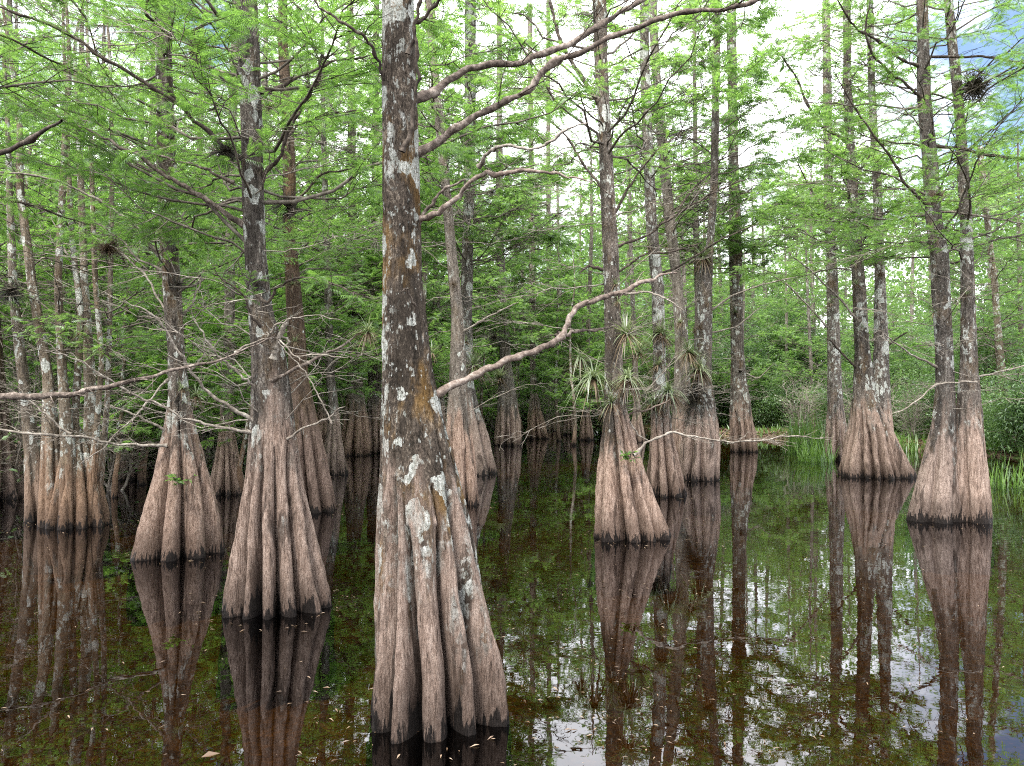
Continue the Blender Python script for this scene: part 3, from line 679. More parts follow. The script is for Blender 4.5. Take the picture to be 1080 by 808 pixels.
# far groups in the middle
for lab, e, d, s, rg in [
    ('grey cypress with bell-shaped ribbed base, first of the pair seen between the two front trunks', [(0, 366, 373), (200, 367, 376), (330, 368, 380), (400, 367, 382), (440, 362, 388), (479, 352, 393)], 22, 101, 9),
    ('grey cypress with bell-shaped base, half behind the edge of the largest trunk', [(0, 394, 400), (200, 392, 400), (330, 390, 401), (400, 388, 402), (440, 387, 406), (477, 385, 410)], 22.8, 102, 8),
    ('small far cypress with dark squat ribbed base under a branch tip', [(0, 524, 529), (250, 523, 531), (380, 527, 539), (420, 525, 545), (468, 519, 554)], 27, 103, 11),
    ('small far cypress with light brown cone base next to the squat dark one', [(0, 556, 561), (250, 558, 564), (400, 559, 566), (430, 558, 570), (462, 553, 580)], 32, 104, 7),
    ('small far dark cypress beyond the light brown cone base', [(0, 576, 580), (250, 576, 581), (400, 577, 584), (430, 576, 589), (453, 574, 593)], 41, 105, 8),
    ('thin pale cypress trunk seen directly behind the largest trunk', [(0, 454, 459), (150, 455, 460), (300, 457, 463), (420, 453, 468), (470, 448, 474)], 26, 106, 8)]:
    cypress(lab, e, d, 14, s, ridges=rg, groove=.42, flare=1.9, mat='bark_far', seg=80, dz=.06, fine=8,
            crown=[dict(z0=3.5, z1=14, n=84, L0=2.6, L1=1.0, lod=1, leaf=.85, size=.17, tw=7, sp=15)])

cypress('dark fluted cypress base at the edge of the photo beside the clump of thin stems',
    [(200, -22, -6), (330, -24, -2), (420, -28, 4), (470, -36, 12), (522, -48, 23)],
    11.9, 11, 111, ridges=10, groove=.42, flare=1.6, mat='bark_brown', seg=110, dz=.03, fine=6,
    crown=[dict(z0=3.0, z1=11, n=50, L0=2.0, L1=.9, lod=1, leaf=.85, size=.14, tw=8, sp=18)])

# clump of thin stems
def stem_clump():
    g = np.random.default_rng(120); d = 9.3; root = np.array([pix(78, 553, d)[0], d, 0])
    o = thing('swamp_tree', 'clump of many thin lichen-grey stems rising together from the water', 'tree', root)
    spec = [([(200, 16, 26), (300, 28, 40), (400, 44, 58), (470, 44, 64), (553, 46, 68)], 0), ([(120, 66, 74), (300, 56, 66), (400, 60, 72), (480, 64, 80), (553, 64, 83)], -.1), ([(150, 68, 74), (250, 72, 79), (330, 81, 90), (440, 74, 84), (500, 78, 87), (552, 80, 90)], .05),
            ([(130, 92, 98), (300, 97, 104), (380, 104, 111), (450, 98, 106), (552, 88, 98)], 0), ([(150, 116, 122), (350, 112, 119), (420, 110, 117), (480, 105, 112), (552, 96, 103)], .15), ([(200, 6, 14), (310, 8, 20), (420, 20, 34), (480, 26, 44), (548, 30, 52)], .45), ([(150, 80, 88), (300, 84, 94), (420, 88, 104), (480, 86, 108), (548, 84, 102)], .4)]
    mb = MB(); trunk_mesh(mb, g, [(-.5, 0, .1, .43), (0, 0, .1, .40), (.3, 0, .1, .33), (.7, -.02, .1, .24), (1.05, -.05, .1, .15), (1.25, -.07, .1, .04), (1.3, -.07, .1, .01)], 11, .5, 1.2, 110, .03)
    mb.build('trunk', ['bark_stem'], o)
    cm = MB()
    for e, dd in spec:
        e = [(y, (a + b) / 2 - (b - a) * (.38 if y < 460 else .46 if y < 520 else .66), (a + b) / 2 + (b - a) * (.38 if y < 460 else .46 if y < 520 else .66)) for y, a, b in e]
        mb = MB(); rw = rows_from_pixels(e, d + dd, root, 6.5, g=g, rtip=.015)
        sp = trunk_mesh(mb, g, rw, 5, .3, 1.2, 60, .04, fine_to=5)
        mb.build('trunk', ['bark_stem'], o)
        generic_crown(cm, g, sp, 2.1, 6.4, 12, 1.3, .7, 0, leaf=.8, size=.11, tw=8, sp=18); generic_crown(cm, g, sp, .9, 3.6, 9, .7, 1.1, 0, leaf=0, tw=6, mi=2, sub=6)
    cm.build('crown', CROWN_MATS, o)
    TREES.append((root[0], d))
stem_clump()

# tree out of frame whose limbs reach in
def edge_tree():
    d = 4.5; g = np.random.default_rng(131); root = np.array([pix(-190, 690, d)[0], d, 0.])
    o = thing('cypress_tree', 'tree at the photo edge reaching in with one long bare horizontal branch', 'tree', root)
    mb = MB(); sp = trunk_mesh(mb, g, [(-.5, 0, 0, .36), (0, 0, 0, .33), (.5, 0, 0, .24), (1.2, .02, 0, .14), (2, .03, 0, .11), (4, .06, .05, .09), (8.5, .1, .1, .03)], 9, .45, 1.5, 120, .03, fine_to=4)
    mb.build('trunk', ['bark'], o); cm = MB()
    x0 = pix(-190, 425, d)
    for p, w, a, b, m, tw, lf in [
        ([(-185, 440), (-90, 428), (0, 418), (50, 417), (85, 413), (117, 407), (160, 398), (200, 389), (235, 381), (250, 377), (275, 366), (292, 357)], (13, 3.5), 0, -.1, 'branch_brown', 1.2, 0),
        ([(-185, 250), (-80, 190), (0, 155), (30, 140), (60, 127)], (12, 7), 0, -.9, 'branch_dark', 0, 0),
        ([(-185, 90), (-90, 50), (0, 30), (60, 62), (120, 95)], (6, 2), 0, 1.2, 'branch_dark', 1, 7),
        ([(-185, 215), (-60, 200), (30, 215), (90, 240)], (5, 2), 0, 1.0, 'branch_dark', 1, 6)]:
        branch_part(o, root, g, p, d + a, d + b, w[0], w[1], m, tw, lf, cm)
    generic_crown(cm, g, sp, 3.2, 8.3, 13, 1.6, .8, 0, leaf=.8, size=.11, tw=8, sp=20)
    cm.build('crown', CROWN_MATS, o)
    TREES.append((root[0], d))
edge_tree()

# leaning grey tree on the bank
cypress('pale leaning bank tree with mottled trunk between bushes',
    [(150, 1030, 1036), (250, 1040, 1046), (300, 1046, 1052), (370, 1050, 1058), (420, 1055, 1064), (458, 1060, 1072)],
    22, 9, 141, ridges=5, groove=.1, flare=.8, mat='bark_stem', seg=40, dz=.08, fine=8, name='bank_tree',
    crown=[dict(z0=3.0, z1=9, n=34, L0=2.0, L1=1.0, lod=1, leaf=.95, size=.16, tw=7, sp=15)])

# ------------------------------------------------------------------ repeated trees deeper in the swamp
def copy_tree(src, loc, rz, sc, label, group):
    r = src.copy(); COL.objects.link(r); r.location = loc; r.rotation_euler = (0, 0, rz); r.scale = (sc, sc, sc)
    r['label'] = label; r['group'] = group
    for ch in list(src.children):
        c = ch.copy(); COL.objects.link(c); c.parent = r
    return r

def proto_tree(seed, z0, leaf, L0, lean, n=64):
    g = np.random.default_rng(seed)
    o = thing('cypress_tree', 'x', 'tree', (0, 0, 0))
    mb = MB(); rows = [(-.5, 0, 0, .46), (0, 0, 0, .42), (.5, 0, 0, .3), (1.0, .01, 0, .2), (1.6, .02, 0, .135), (2.6, .02 + lean * .5, 0, .115), (5, .05 + lean, .03, .1), (9, lean * 1.6, .1, .075), (13.5, lean * 1.8, .05, .02)]
    sp = trunk_mesh(mb, g, rows, int(g.integers(7, 11)), .42, 1.7, 64, .07, fine_to=4)
    mb.build('trunk', ['bark_far'], o)
    cm = MB(); generic_crown(cm, g, sp, z0, 13.3, n, L0, .9, 1, leaf=leaf, size=.19, tw=5, sp=11)
    cm.build('crown', CROWN_FAR, o)
    return o
protos = [proto_tree(201, 1.9, .95, 2.6, .1, 84), proto_tree(202, 2.6, .9, 2.4, -.25, 80), proto_tree(203, 3.2, .85, 2.2, .3, 72), proto_tree(204, 1.7, .95, 2.8, 0., 90), proto_tree(205, 5, .6, 2.2, -.1, 60)]
used = [False] * 5
def far_tree(px, yb, k, sc, label, group, d=None, rz=None):
    d = d or CAM_H * F / (yb - 425.0); p = pix(px, 425, d)
    z = max(0.0, float(ground_z(p[0], d)) - .02)
    rz = rnd.uniform(0, 6.28) if rz is None else rz
    if not used[k]:
        used[k] = True; o = protos[k]; o.location = (p[0], d, z); o.rotation_euler = (0, 0, rz); o.scale = (sc,) * 3; o['label'] = label; o['group'] = group
    else:
        o = copy_tree(protos[k], (p[0], d, z), rz, sc, label, group)
    TREES.append((p[0], d)); return o

G1 = 'cypresses standing in the dim water on the shaded side'
L1 = 'grey cypress in the shaded crowd behind the reddish bare one and the thin stems'
for px, yb, k, sc in [(240, 520, 4, .8), (258, 500, 1, .85), (140, 505, 2, .8), (205, 492, 4, .9), (30, 510, 2, .85), (60, 495, 1, .9), (112, 486, 4, .95), (165, 480, 2, 1), (225, 475, 1, .95), (10, 485, 0, .95), (285, 482, 2, .95), (80, 472, 2, 1), (130, 467, 3, 1.05), (190, 463, 0, 1.05), (40, 463, 1, 1.1), (260, 465, 3, 1.05), (318, 470, 0, 1.0), (352, 500, 1, .8), (415, 478, 2, .9), (440, 482, 1, .8), (300, 492, 0, .8), (428, 462, 0, 1), (340, 480, 2, .9), (-30, 480, 3, 1), (-60, 500, 1, .9)]:
    far_tree(px, yb, k, sc, L1, G1)
G2 = 'thin cypresses far back across the open water'
L2 = 'thin cypress far back across the open water, one of many alike'
for px, yb, k, sc in [(340, 462, 1, 1), (412, 463, 3, 1), (432, 468, 2, 1), (345, 455, 3, 1.1), (480, 462, 0, 1), (505, 456, 3, 1.1), (545, 455, 1, 1.0), (600, 458, 2, 1.0), (618, 464, 1, .95), (655, 460, 1, 1), (672, 466, 2, .95), (700, 456, 2, 1.05), (725, 460, 4, 1.0), (380, 453, 1, 1.2), (450, 453, 0, 1.2), (610, 452, 1, 1.1), (565, 452, 2, 1.1), (640, 452, 0, 1.1), (690, 452, 4, 1.15)]:
    far_tree(px, yb, k, sc, L2, G2)
G3 = 'woodland trees on the bank beyond the water'
L3 = 'grey trunked tree in the woods on the bank behind the shore'
for px, d, k, sc in [(830, 40, 4, .8), (850, 46, 2, .85), (905, 37, 4, .8), (935, 31, 0, .75), (955, 36, 2, .85), (1020, 27, 3, .75), (1075, 24, 0, .75), (1045, 33, 1, .85), (1100, 30, 3, .8), (985, 44, 0, .95), (870, 55, 2, 1.0), (930, 52, 3, 1.0), (1060, 45, 1, 1.0), (1130, 38, 3, .95), (780, 60, 4, .9), (730, 62, 4, .9), (540, 58, 4, .95), (600, 64, 4, .9), (480, 57, 3, 1.1), (410, 60, 1, 1.2), (340, 56, 0, 1.2), (280, 52, 3, 1.2), (210, 54, 1, 1.2), (150, 50, 0, 1.2), (90, 52, 3, 1.2), (30, 50, 2, 1.2), (-30, 45, 0, 1.2), (640, 60, 4, .9), (1010, 58, 2, 1.1), (742, 44, 3, 1.15), (765, 50, 1, 1.3), (795, 46, 0, 1.1), (812, 52, 1, 1.3), (835, 56, 3, 1.4), (700, 50, 1, 1.35), (720, 55, 3, 1.4), (560, 50, 3, 1.35), (590, 55, 1, 1.4), (640, 52, 0, 1.4), (520, 48, 0, 1.3), (860, 42, 0, 1.15), (780, 38, 1, .75), (858, 36, 1, .8), (890, 48, 1, .95), (755, 58, 0, .95), (670, 52, 0, .95), (820, 60, 0, .95)]:
    far_tree(px, 0, k, sc, L3, G3, d=d)

def thin_proto(seed, h, r, lean):
    g = np.random.default_rng(seed); o = thing('young_tree', 'x', 'tree', (0, 0, 0))
    mb = MB(); zz = np.linspace(-.4, h, 14); w = np.cumsum(g.normal(0, .07, (14, 2)), 0)
    sp = trunk_mesh(mb, g, [(z, w[i, 0] + lean * max(z, 0) ** 1.2, w[i, 1], r * (1.15 - z / h) + .006 + (.5 * r if z < .2 else 0)) for i, z in enumerate(zz)], 5, .1, .7, 20, .1)
    mb.build('trunk', ['bark_stem'], o)
    cm = MB(); generic_crown(cm, g, sp, h * .2, h * .98, 38, 1.2, .7, 1, leaf=.9, size=.13, tw=8, sp=17, bare_low=.1); cm.build('crown', CROWN_MATS, o)
    return o
thins = [thin_proto(251, 6.5, .05, .03), thin_proto(252, 7.5, .06, -.04), thin_proto(253, 5, .035, .06)]; tused = [False] * 3
G5, LB5 = 'thin young trees between the big trunks', 'thin young tree among the shaded trunks, stem no thicker than an arm'
for px, d, k in [(18, 13, 0), (35, 16, 1), (118, 12, 2), (128, 15, 0), (150, 14, 1), (208, 13, 2), (222, 17, 0), (248, 12.5, 2), (262, 19, 1), (90, 19, 1), (70, 15, 0), (195, 22, 1), (280, 21, 0), (5, 20, 1), (345, 24, 1), (360, 29, 0), (418, 30, 1), (436, 26, 0), (510, 30, 1), (548, 34, 0), (590, 30, 1), (606, 27, 0), (150, 27, 1), (238, 26, 1), (105, 25, 0), (55, 27, 1), (172, 18, 2)]:
    x = pix(px, 425, d)[0]; rz = rnd.uniform(0, 6.28); sc = rnd.uniform(.85, 1.2)
    if not tused[k]:
        tused[k] = True; o = thins[k]; o.location = (x, d, 0); o.rotation_euler = (0, 0, rz); o.scale = (sc,) * 3; o['label'] = LB5; o['group'] = G5
    else: copy_tree(thins[k], (x, d, 0), rz, sc, LB5, G5)

# ------------------------------------------------------------------ broad-leaved bushes and saplings along the shore
def proto_bush(seed, h, w, n_cl, per, leaf, tall=False):
    g = np.random.default_rng(seed)
    o = thing('bush', 'x', 'bush', (0, 0, 0))
    ns = 7; a = g.uniform(0, 6.28, ns); t = np.linspace(0, 1, 9)
    P = np.zeros((ns, 9, 3)); sp = g.uniform(.25, .8, ns) * w
    P[:, :, 0] = np.cos(a)[:, None] * sp[:, None] * t[None] ** 1.3; P[:, :, 1] = np.sin(a)[:, None] * sp[:, None] * t[None] ** 1.3
    P[:, :, 2] = t[None] * h * g.uniform(.6, .98, ns)[:, None] - .1
    P += wobble(g, ns, 9, .03 * w)
    mb = MB(); tubes(mb, P, np.linspace(.045, .012, 9)[None] * np.full((ns, 1), h / 4), 6, 0)
    mb.build('stem', ['twig'], o)
    # clumps sit around the stems' upper parts, each a loose puff of leaves on thin twigs
    i = g.integers(0, ns, n_cl); tt = g.uniform(.22, 1, n_cl); c, _ = along(P, i, tt)
    tip = c + g.normal(0, 1, (n_cl, 3)) * np.array([w * .33, w * .33, h * .09])
    tip[:, 2] = np.clip(tip[:, 2], .15, None)
    cm = MB(); Q = c[:, None] + (tip - c)[:, None] * np.linspace(0, 1, 5)[None, :, None]; Q += wobble(g, n_cl, 5, .03)
    tubes(cm, Q, np.linspace(.012, .004, 5)[None] * np.ones((n_cl, 1)), 3, 0)
    j = np.repeat(np.arange(n_cl), per); s = g.uniform(.18, .42, n_cl)
    p = tip[j] + g.normal(0, 1, (len(j), 3)) * s[j][:, None] * np.array([1, 1, .55])
    p[:, 2] = np.clip(p[:, 2], .05, None)
    D = unit(p - tip[j]) + g.normal(0, .4, (len(j), 3)) + np.array([0, 0, -.25]); Nn = unit(np.array([0, 0, 1.]) + g.normal(0, .5, (len(j), 3)))
    place(cm, LEAF if not tall else LANCE, p, D, Nn, leaf * g.uniform(.6, 1.3, len(j)), 1)
    cm.build('foliage', ['twig', 'broadleaf'], o)
    return o
bushes = [proto_bush(301, 3.0, 1.7, 130, 90, .09), proto_bush(302, 4.5, 2.0, 170, 95, .10), proto_bush(303, 2.0, 1.5, 110, 85, .08), proto_bush(304, 6.5, 2.3, 230, 100, .11), proto_bush(305, 3.4, 1.6, 130, 90, .13, True)]
bused = [False] * 5
def bush(px, d, k, sc, label, group):
    p = pix(px, 425, d); z = float(ground_z(p[0], d)); z = max(z, -.05)
    if not bused[k]:
        bused[k] = True; o = bushes[k]; o['label'] = label; o['group'] = group; o.location = (p[0], d, z); o.rotation_euler = (0, 0, rnd.uniform(0, 6.28)); o.scale = (sc,) * 3
    else:
        o = copy_tree(bushes[k], (p[0], d, z), rnd.uniform(0, 6.28), sc, label, group)
    return o
def bare_shrub(seed, h, w):
    g = np.random.default_rng(seed); o = thing('bare_shrub', 'x', 'shrub', (0, 0, 0)); ns = 9
    a = g.uniform(0, 6.28, ns); t = np.linspace(0, 1, 10); sp = g.uniform(.3, 1, ns) * w
    P = np.zeros((ns, 10, 3)); P[:, :, 0] = np.cos(a)[:, None] * sp[:, None] * t ** 1.2; P[:, :, 1] = np.sin(a)[:, None] * sp[:, None] * t ** 1.2
    P[:, :, 2] = t[None] * h * g.uniform(.5, 1, ns)[:, None] - .25; P += wobble(g, ns, 10, .05)
    mb = MB(); tubes(mb, P, np.linspace(.022, .006, 10)[None] * np.ones((ns, 1)), 5, 0)
    mb.build('stem', ['branch_pale'], o)
    cm = MB(); leafy(cm, g, P, np.full(ns, h), 0, tw_per_m=9, sp_per_m=7, size=.1, leaf_p=np.full(ns, .45), tw_len=(.3, .9), t0=.12, m_tw=0, m_lf=1, tw_r=.006, sub=8, tpl=LEAF)
    cm.build('crown', ['branch_pale', 'broadleaf'], o); return o
bares = [bare_shrub(351, 2.4, 1.2), bare_shrub(352, 3.2, 1.0), bare_shrub(353, 1.8, 1.5)]; bareused = [False] * 3
GB5, LB6 = 'half bare twiggy shrubs between the trunks', 'half bare shrub, a tangle of pale thin twigs standing between the trunks'
for px, d, k in [(5, 12, 0), (40, 14, 1), (118, 13, 1), (215, 15, 1), (95, 20, 0), (160, 17, 0), (240, 19, 0), (20, 24, 1), (140, 25, 0), (350, 26, 0), (420, 28, 1), (445, 30, 0), (530, 36, 1), (600, 38, 0), (575, 33, 0), (640, 36, 1), (710, 34, 0), (845, 32, 0), (905, 29, 0), (962, 26, 0), (1065, 24, 1), (490, 40, 1)]:
    q = pix(px, 425, d); rz = rnd.uniform(0, 6.28); sc = rnd.uniform(.85, 1.25); loc = (q[0], d, max(0.0, float(ground_z(q[0], d))))
    if not bareused[k]:
        bareused[k] = True; o = bares[k]; o.location = loc; o.rotation_euler = (0, 0, rz); o.scale = (sc,) * 3; o['label'] = LB6; o['group'] = GB5
    else: copy_tree(bares[k], loc, rz, sc, LB6, GB5)

GB1, LB1 = 'bushes on the bank beside the reeds', 'dense green bush on the bank behind the reeds and bare cypresses'
for px, d, k, sc in [(800, 40, 1, 1.0), (815, 38, 0, 1.0), (835, 37, 2, 1.1), (850, 41, 3, .95), (880, 35, 0, .9), (770, 45, 3, 1), (905, 33, 4, .9), (925, 36, 1, .9), (950, 29, 0, .8), (965, 33, 3, .8), (985, 27, 4, .8), (1000, 30, 1, .9), (1030, 23, 2, .8), (1050, 26, 3, .75), (1075, 21, 0, .8), (1095, 24, 1, .85), (1115, 20, 4, .9), (750, 48, 1, 1.2), (900, 44, 3, 1.1), (1020, 38, 3, 1.1), (1075, 34, 3, 1.1), (945, 42, 3, 1.1), (1110, 30, 3, 1.0)]:
    bush(px, d, k, sc, LB1, GB1)
GB2, LB2 = 'bushes under the trees across the water', 'leafy bush low under the grey trunks across the open water'
for i in range(46):
    px = -40 + i * 17.5 + rnd.uniform(-8, 8); d = rnd.uniform(45, 58) if i % 2 else rnd.uniform(38, 47)
    if 300 < px: d = rnd.uniform(47, 60)
    bush(px, d, rnd.choice([1, 3, 3, 0, 4]), rnd.uniform(.95, 1.4), LB2, GB2)
GB3, LB3 = 'saplings standing in the shaded water', 'leafy sapling among the shaded grey cypresses behind the thin stems'
for px, d, k, sc in [(20, 17, 4, .9), (55, 21, 1, .85), (100, 16, 4, .85), (125, 23, 3, .8), (160, 19, 4, .9), (215, 20, 1, .85), (245, 16, 4, .75), (275, 24, 3, .75), (-20, 22, 3, .8), (80, 30, 3, .9), (180, 31, 3, .9), (235, 33, 3, .95), (300, 30, 1, .95), (20, 33, 3, 1.0), (345, 33, 1, .9), (140, 36, 3, 1.0), (420, 37, 1, .9)]:
    bush(px, d, k, sc, LB3, GB3)

GB6, LB7 = 'small leafy trees filling the shade between the trunks', 'small bright leafy tree filling the gap between shaded grey trunks'
for px, d, k in [(10, 19, 2), (150, 20, 2), (205, 18, 0), (265, 22, 0), (90, 24, 2), (180, 25, 0), (30, 27, 2), (300, 25, 2), (345, 28, 0), (425, 26, 2), (440, 33, 0), (505, 34, 2), (545, 38, 0), (590, 36, 2), (615, 31, 0), (650, 40, 2), (690, 38, 0), (715, 42, 2), (130, 31, 0), (230, 32, 2), (-15, 15, 0), (280, 15, 2)]:
    q = pix(px, 425, d); copy_tree(thins[k], (q[0], d, 0), rnd.uniform(0, 6.28), rnd.uniform(.6, .9) * (1 if d < 25 else 1.3), LB7, GB6)
GB4, LB4 = 'tall saplings crowding the far waterline', 'tall leafy sapling crowding the far waterline behind the thin trunks'
for i in range(34):
    px = -20 + i * 25 + rnd.uniform(-10, 10)
    if 330 < px < 760: d = rnd.uniform(40, 52)
    else: d = rnd.uniform(34, 50)
    bush(px, d, rnd.choice([3, 3, 1, 4]), rnd.uniform(1.25, 1.75), LB4, GB4)

# ------------------------------------------------------------------ far wood that reads as one mass
def far_wood():
    g = np.random.default_rng(401); mb = MB(); n = 1500
    px = g.uniform(-220, 1300, n); d = g.uniform(56, 80, n)
    X = (px - 540) / F * d; hmax = np.where((px > 690) & (px < 850), 13.5, np.where((px > 500) & (px < 640), 14, 19.0)) * (1 + .2 * np.sin(px * .031) + .12 * np.sin(px * .09 + 1))
    Zc = .5 + g.random(n) ** .8 * hmax
    per = 150; j = np.repeat(np.arange(n), per); s = g.uniform(.7, 1.6, n)
    p = np.stack([X, d, Zc], 1)[j] + g.normal(0, 1, (len(j), 3)) * s[j][:, None] * np.array([1.1, 1.1, .6])
    p[:, 2] = np.clip(p[:, 2], .1, None)
    D = g.normal(0, 1, (len(j), 3)); Nn = unit(np.array([0, -.3, 1.]) + g.normal(0, .5, (len(j), 3)))
    place(mb, LEAF, p, D, Nn, .42 * g.uniform(.6, 1.3, len(j)), 0)
    m = 90; px = g.uniform(-200, 1280, m); d = g.uniform(64, 90, m); X = (px - 540) / F * d; t = np.linspace(0, 1, 6)
    P = np.zeros((m, 6, 3)); P[:, :, 0] = X[:, None]; P[:, :, 1] = d[:, None]; P[:, :, 2] = t[None] * g.uniform(8, 13, m)[:, None]; P += wobble(g, m, 6, .12)
    tubes(mb, P, np.linspace(.16, .05, 6)[None] * np.ones((m, 1)), 6, 1)
    tag(mb.build('distant_foliage', ['needles_far', 'bark_far']), kind='stuff')
far_wood()

# ------------------------------------------------------------------ air plants
def strap_leaves(mb, g, n, L, w, rise=(.1, 1.1), droop=.5, mat=0, seg=7, dirc=None, spread=pi * 2, origin=(0, 0, 0)):
    a = g.uniform(0, 2 * pi, n) if dirc is None else dirc + g.uniform(-spread / 2, spread / 2, n)
    e = g.uniform(*rise, n); l = L * g.uniform(.35, 1.25, n); t = np.linspace(0, 1, seg)
    h = np.stack([np.cos(a) * np.cos(e), np.sin(a) * np.cos(e), np.sin(e)], 1)
    P = np.array(origin) + h[:, None] * (t[None, :, None] * l[:, None, None]); P[:, :, 2] -= droop * l[:, None] * t[None] ** 2 * g.uniform(.3, 1.5, (n, 1))
    S = np.stack([-np.sin(a), np.cos(a), np.zeros(n)], 1); ww = w * np.sin(np.clip(.35 + t * .65, 0, 1) * pi) ** .8 * (1.02 - t)
    ww = w * (1 - t ** 1.6) + .0006
    V = np.stack([P - S[:, None] * ww[None, :, None], P + S[:, None] * ww[None, :, None]], 2)
    i = np.arange(n)[:, None] * seg * 2 + np.arange(seg - 1)[None] * 2
    mb.add(V, np.stack([i, i + 1, i + 3, i + 2], -1).reshape(-1, 4), mat, True)

def rosette(label, px, py, d, size, seed, n=46, w=.024, group=None, dead=.4, rise=(.0, 1.35), droop=.45):
    g = np.random.default_rng(seed); p = pix(px, py, d)
    o = thing('air_plant', label, 'air plant', p, group)
    n = int(n * 1.5); mb = MB(); strap_leaves(mb, g, n, size, w * size, rise, droop); mb.build('leaves', ['strap'], o)
    if dead:
        mb = MB(); strap_leaves(mb, g, int(n * dead), size * .75, w * size * .8, (-.9, .1), .55); mb.build('withered_leaves', ['strap_dead'], o)
    return o

def moss_ball(label, px, py, d, size, seed, n=420, group=None, mat='moss_strand', down=0.0, squash=1.0):
    g = np.random.default_rng(seed); p = pix(px, py, d); mb = MB()
    v = unit(g.normal(0, 1, (n, 3))); v[:, :2] *= squash; v[:, 2] -= down * g.random(n); k = 4; t = np.linspace(0, 1, k)
    P = v[:, None] * (t[None, :, None] * (size * g.uniform(.6, 1.2, n))[:, None, None]) + wobble(g, n, k, size * .09)
    tubes(mb, P, np.linspace(.0032, .0012, k)[None] * np.full((n, 1), min(size / .2, 1.3)), 3, 0)
    o = mb.build('air_plant', [mat]); o.location = p
    return tag(o, label, 'air plant', group)

rosette('large spiky air plant clasped around a trunk where the tan branch ends', 742, 272, 14.75, .52, 501, 60)
rosette('spiky air plant on the trunk just below the tan branch fork', 660, 352, 8.4, .36, 502, 46, dead=.7)
rosette('big pale drooping air plant beside the root pillar trunk', 626, 400, 8.35, .42, 503, 60, droop=.8, w=.02)
rosette('small yellow green air plant on the trunk above the root pillars', 645, 425, 8.25, .26, 504, 40)
rosette('dark dense air plant hanging on the air plant trunk above its blocky base', 737, 390, 14.6, .5, 505, 70, dead=1.0, droop=.8)
moss_ball('dark mossy mass wrapped round the trunk above the blocky base', 735, 420, 14.85, .5, 506, 1500, down=.9, squash=.55)
rosette('air plant on the white patched trunk behind the root pillars', 694, 385, 12.3, .36, 507, 40, dead=.8)
rosette('drooping air plant low on the white patched trunk', 690, 425, 12.2, .4, 508, 46, dead=1.0, droop=.8)
rosette('upright grey green air plant between root pillar trunk and white patched trunk', 674, 372, 10.5, .38, 509, 44)
moss_ball('round bristly moss ball on the stem of the stout twin cypress', 1027, 92, 9.65, .24, 510, 700)
moss_ball('small brown moss tuft low on the stem of the stout twin cypress', 988, 207, 9.6, .13, 511, 260, mat='strap_dead')
moss_ball('dark moss tuft where a branch leaves the stub-bearing cypress', 238, 160, 5.35, .12, 512, 420, down=.5)
moss_ball('dark brown moss mass on a limb behind the stub-bearing cypress', 302, 217, 8.8, .2, 513, 420, down=.4)
moss_ball('nest-like brown tuft hanging among leaves over the thin stems', 114, 263, 6.6, .13, 514, 420, mat='strap_dead')
moss_ball('dark tuft on the thinnest stem of the grey clump', 12, 306, 9.0, .2, 515, 260, down=.6)
moss_ball('small brown tuft high beside the stub-bearing cypress', 284, 113, 5.7, .06, 516, 160, mat='strap_dead')
moss_ball('shaggy brown tuft in the leaves above the forked dark branch', 210, 52, 5.2, .13, 517, 220, mat='strap_dead')
rosette('pale air plant at the tip of the branch beside the largest trunk', 388, 350, 5.2, .17, 518, 40, dead=.8)
rosette('yellow striped air plant low on the reddish bare cypress', 207, 418, 7.4, .2, 519, 30, dead=.7)
rosette('pale air plant behind the largest trunk over the squat far base', 527, 398, 25, .8, 520, 50)
rosette('wide grey green air plant beside the slender leaning trunk', 500, 385, 15.8, .6, 521, 46)
moss_ball('brown tuft on a stem behind the tan branch', 521, 356, 20, .32, 522, 240, mat='moss_strand')
moss_ball('small round tuft high on a far thin trunk', 519, 203, 20, .16, 523, 200)
rosette('air plant hanging off the dark trunk at the far end of the largest trunk', 455, 372, 11, .3, 524, 36, dead=.6)

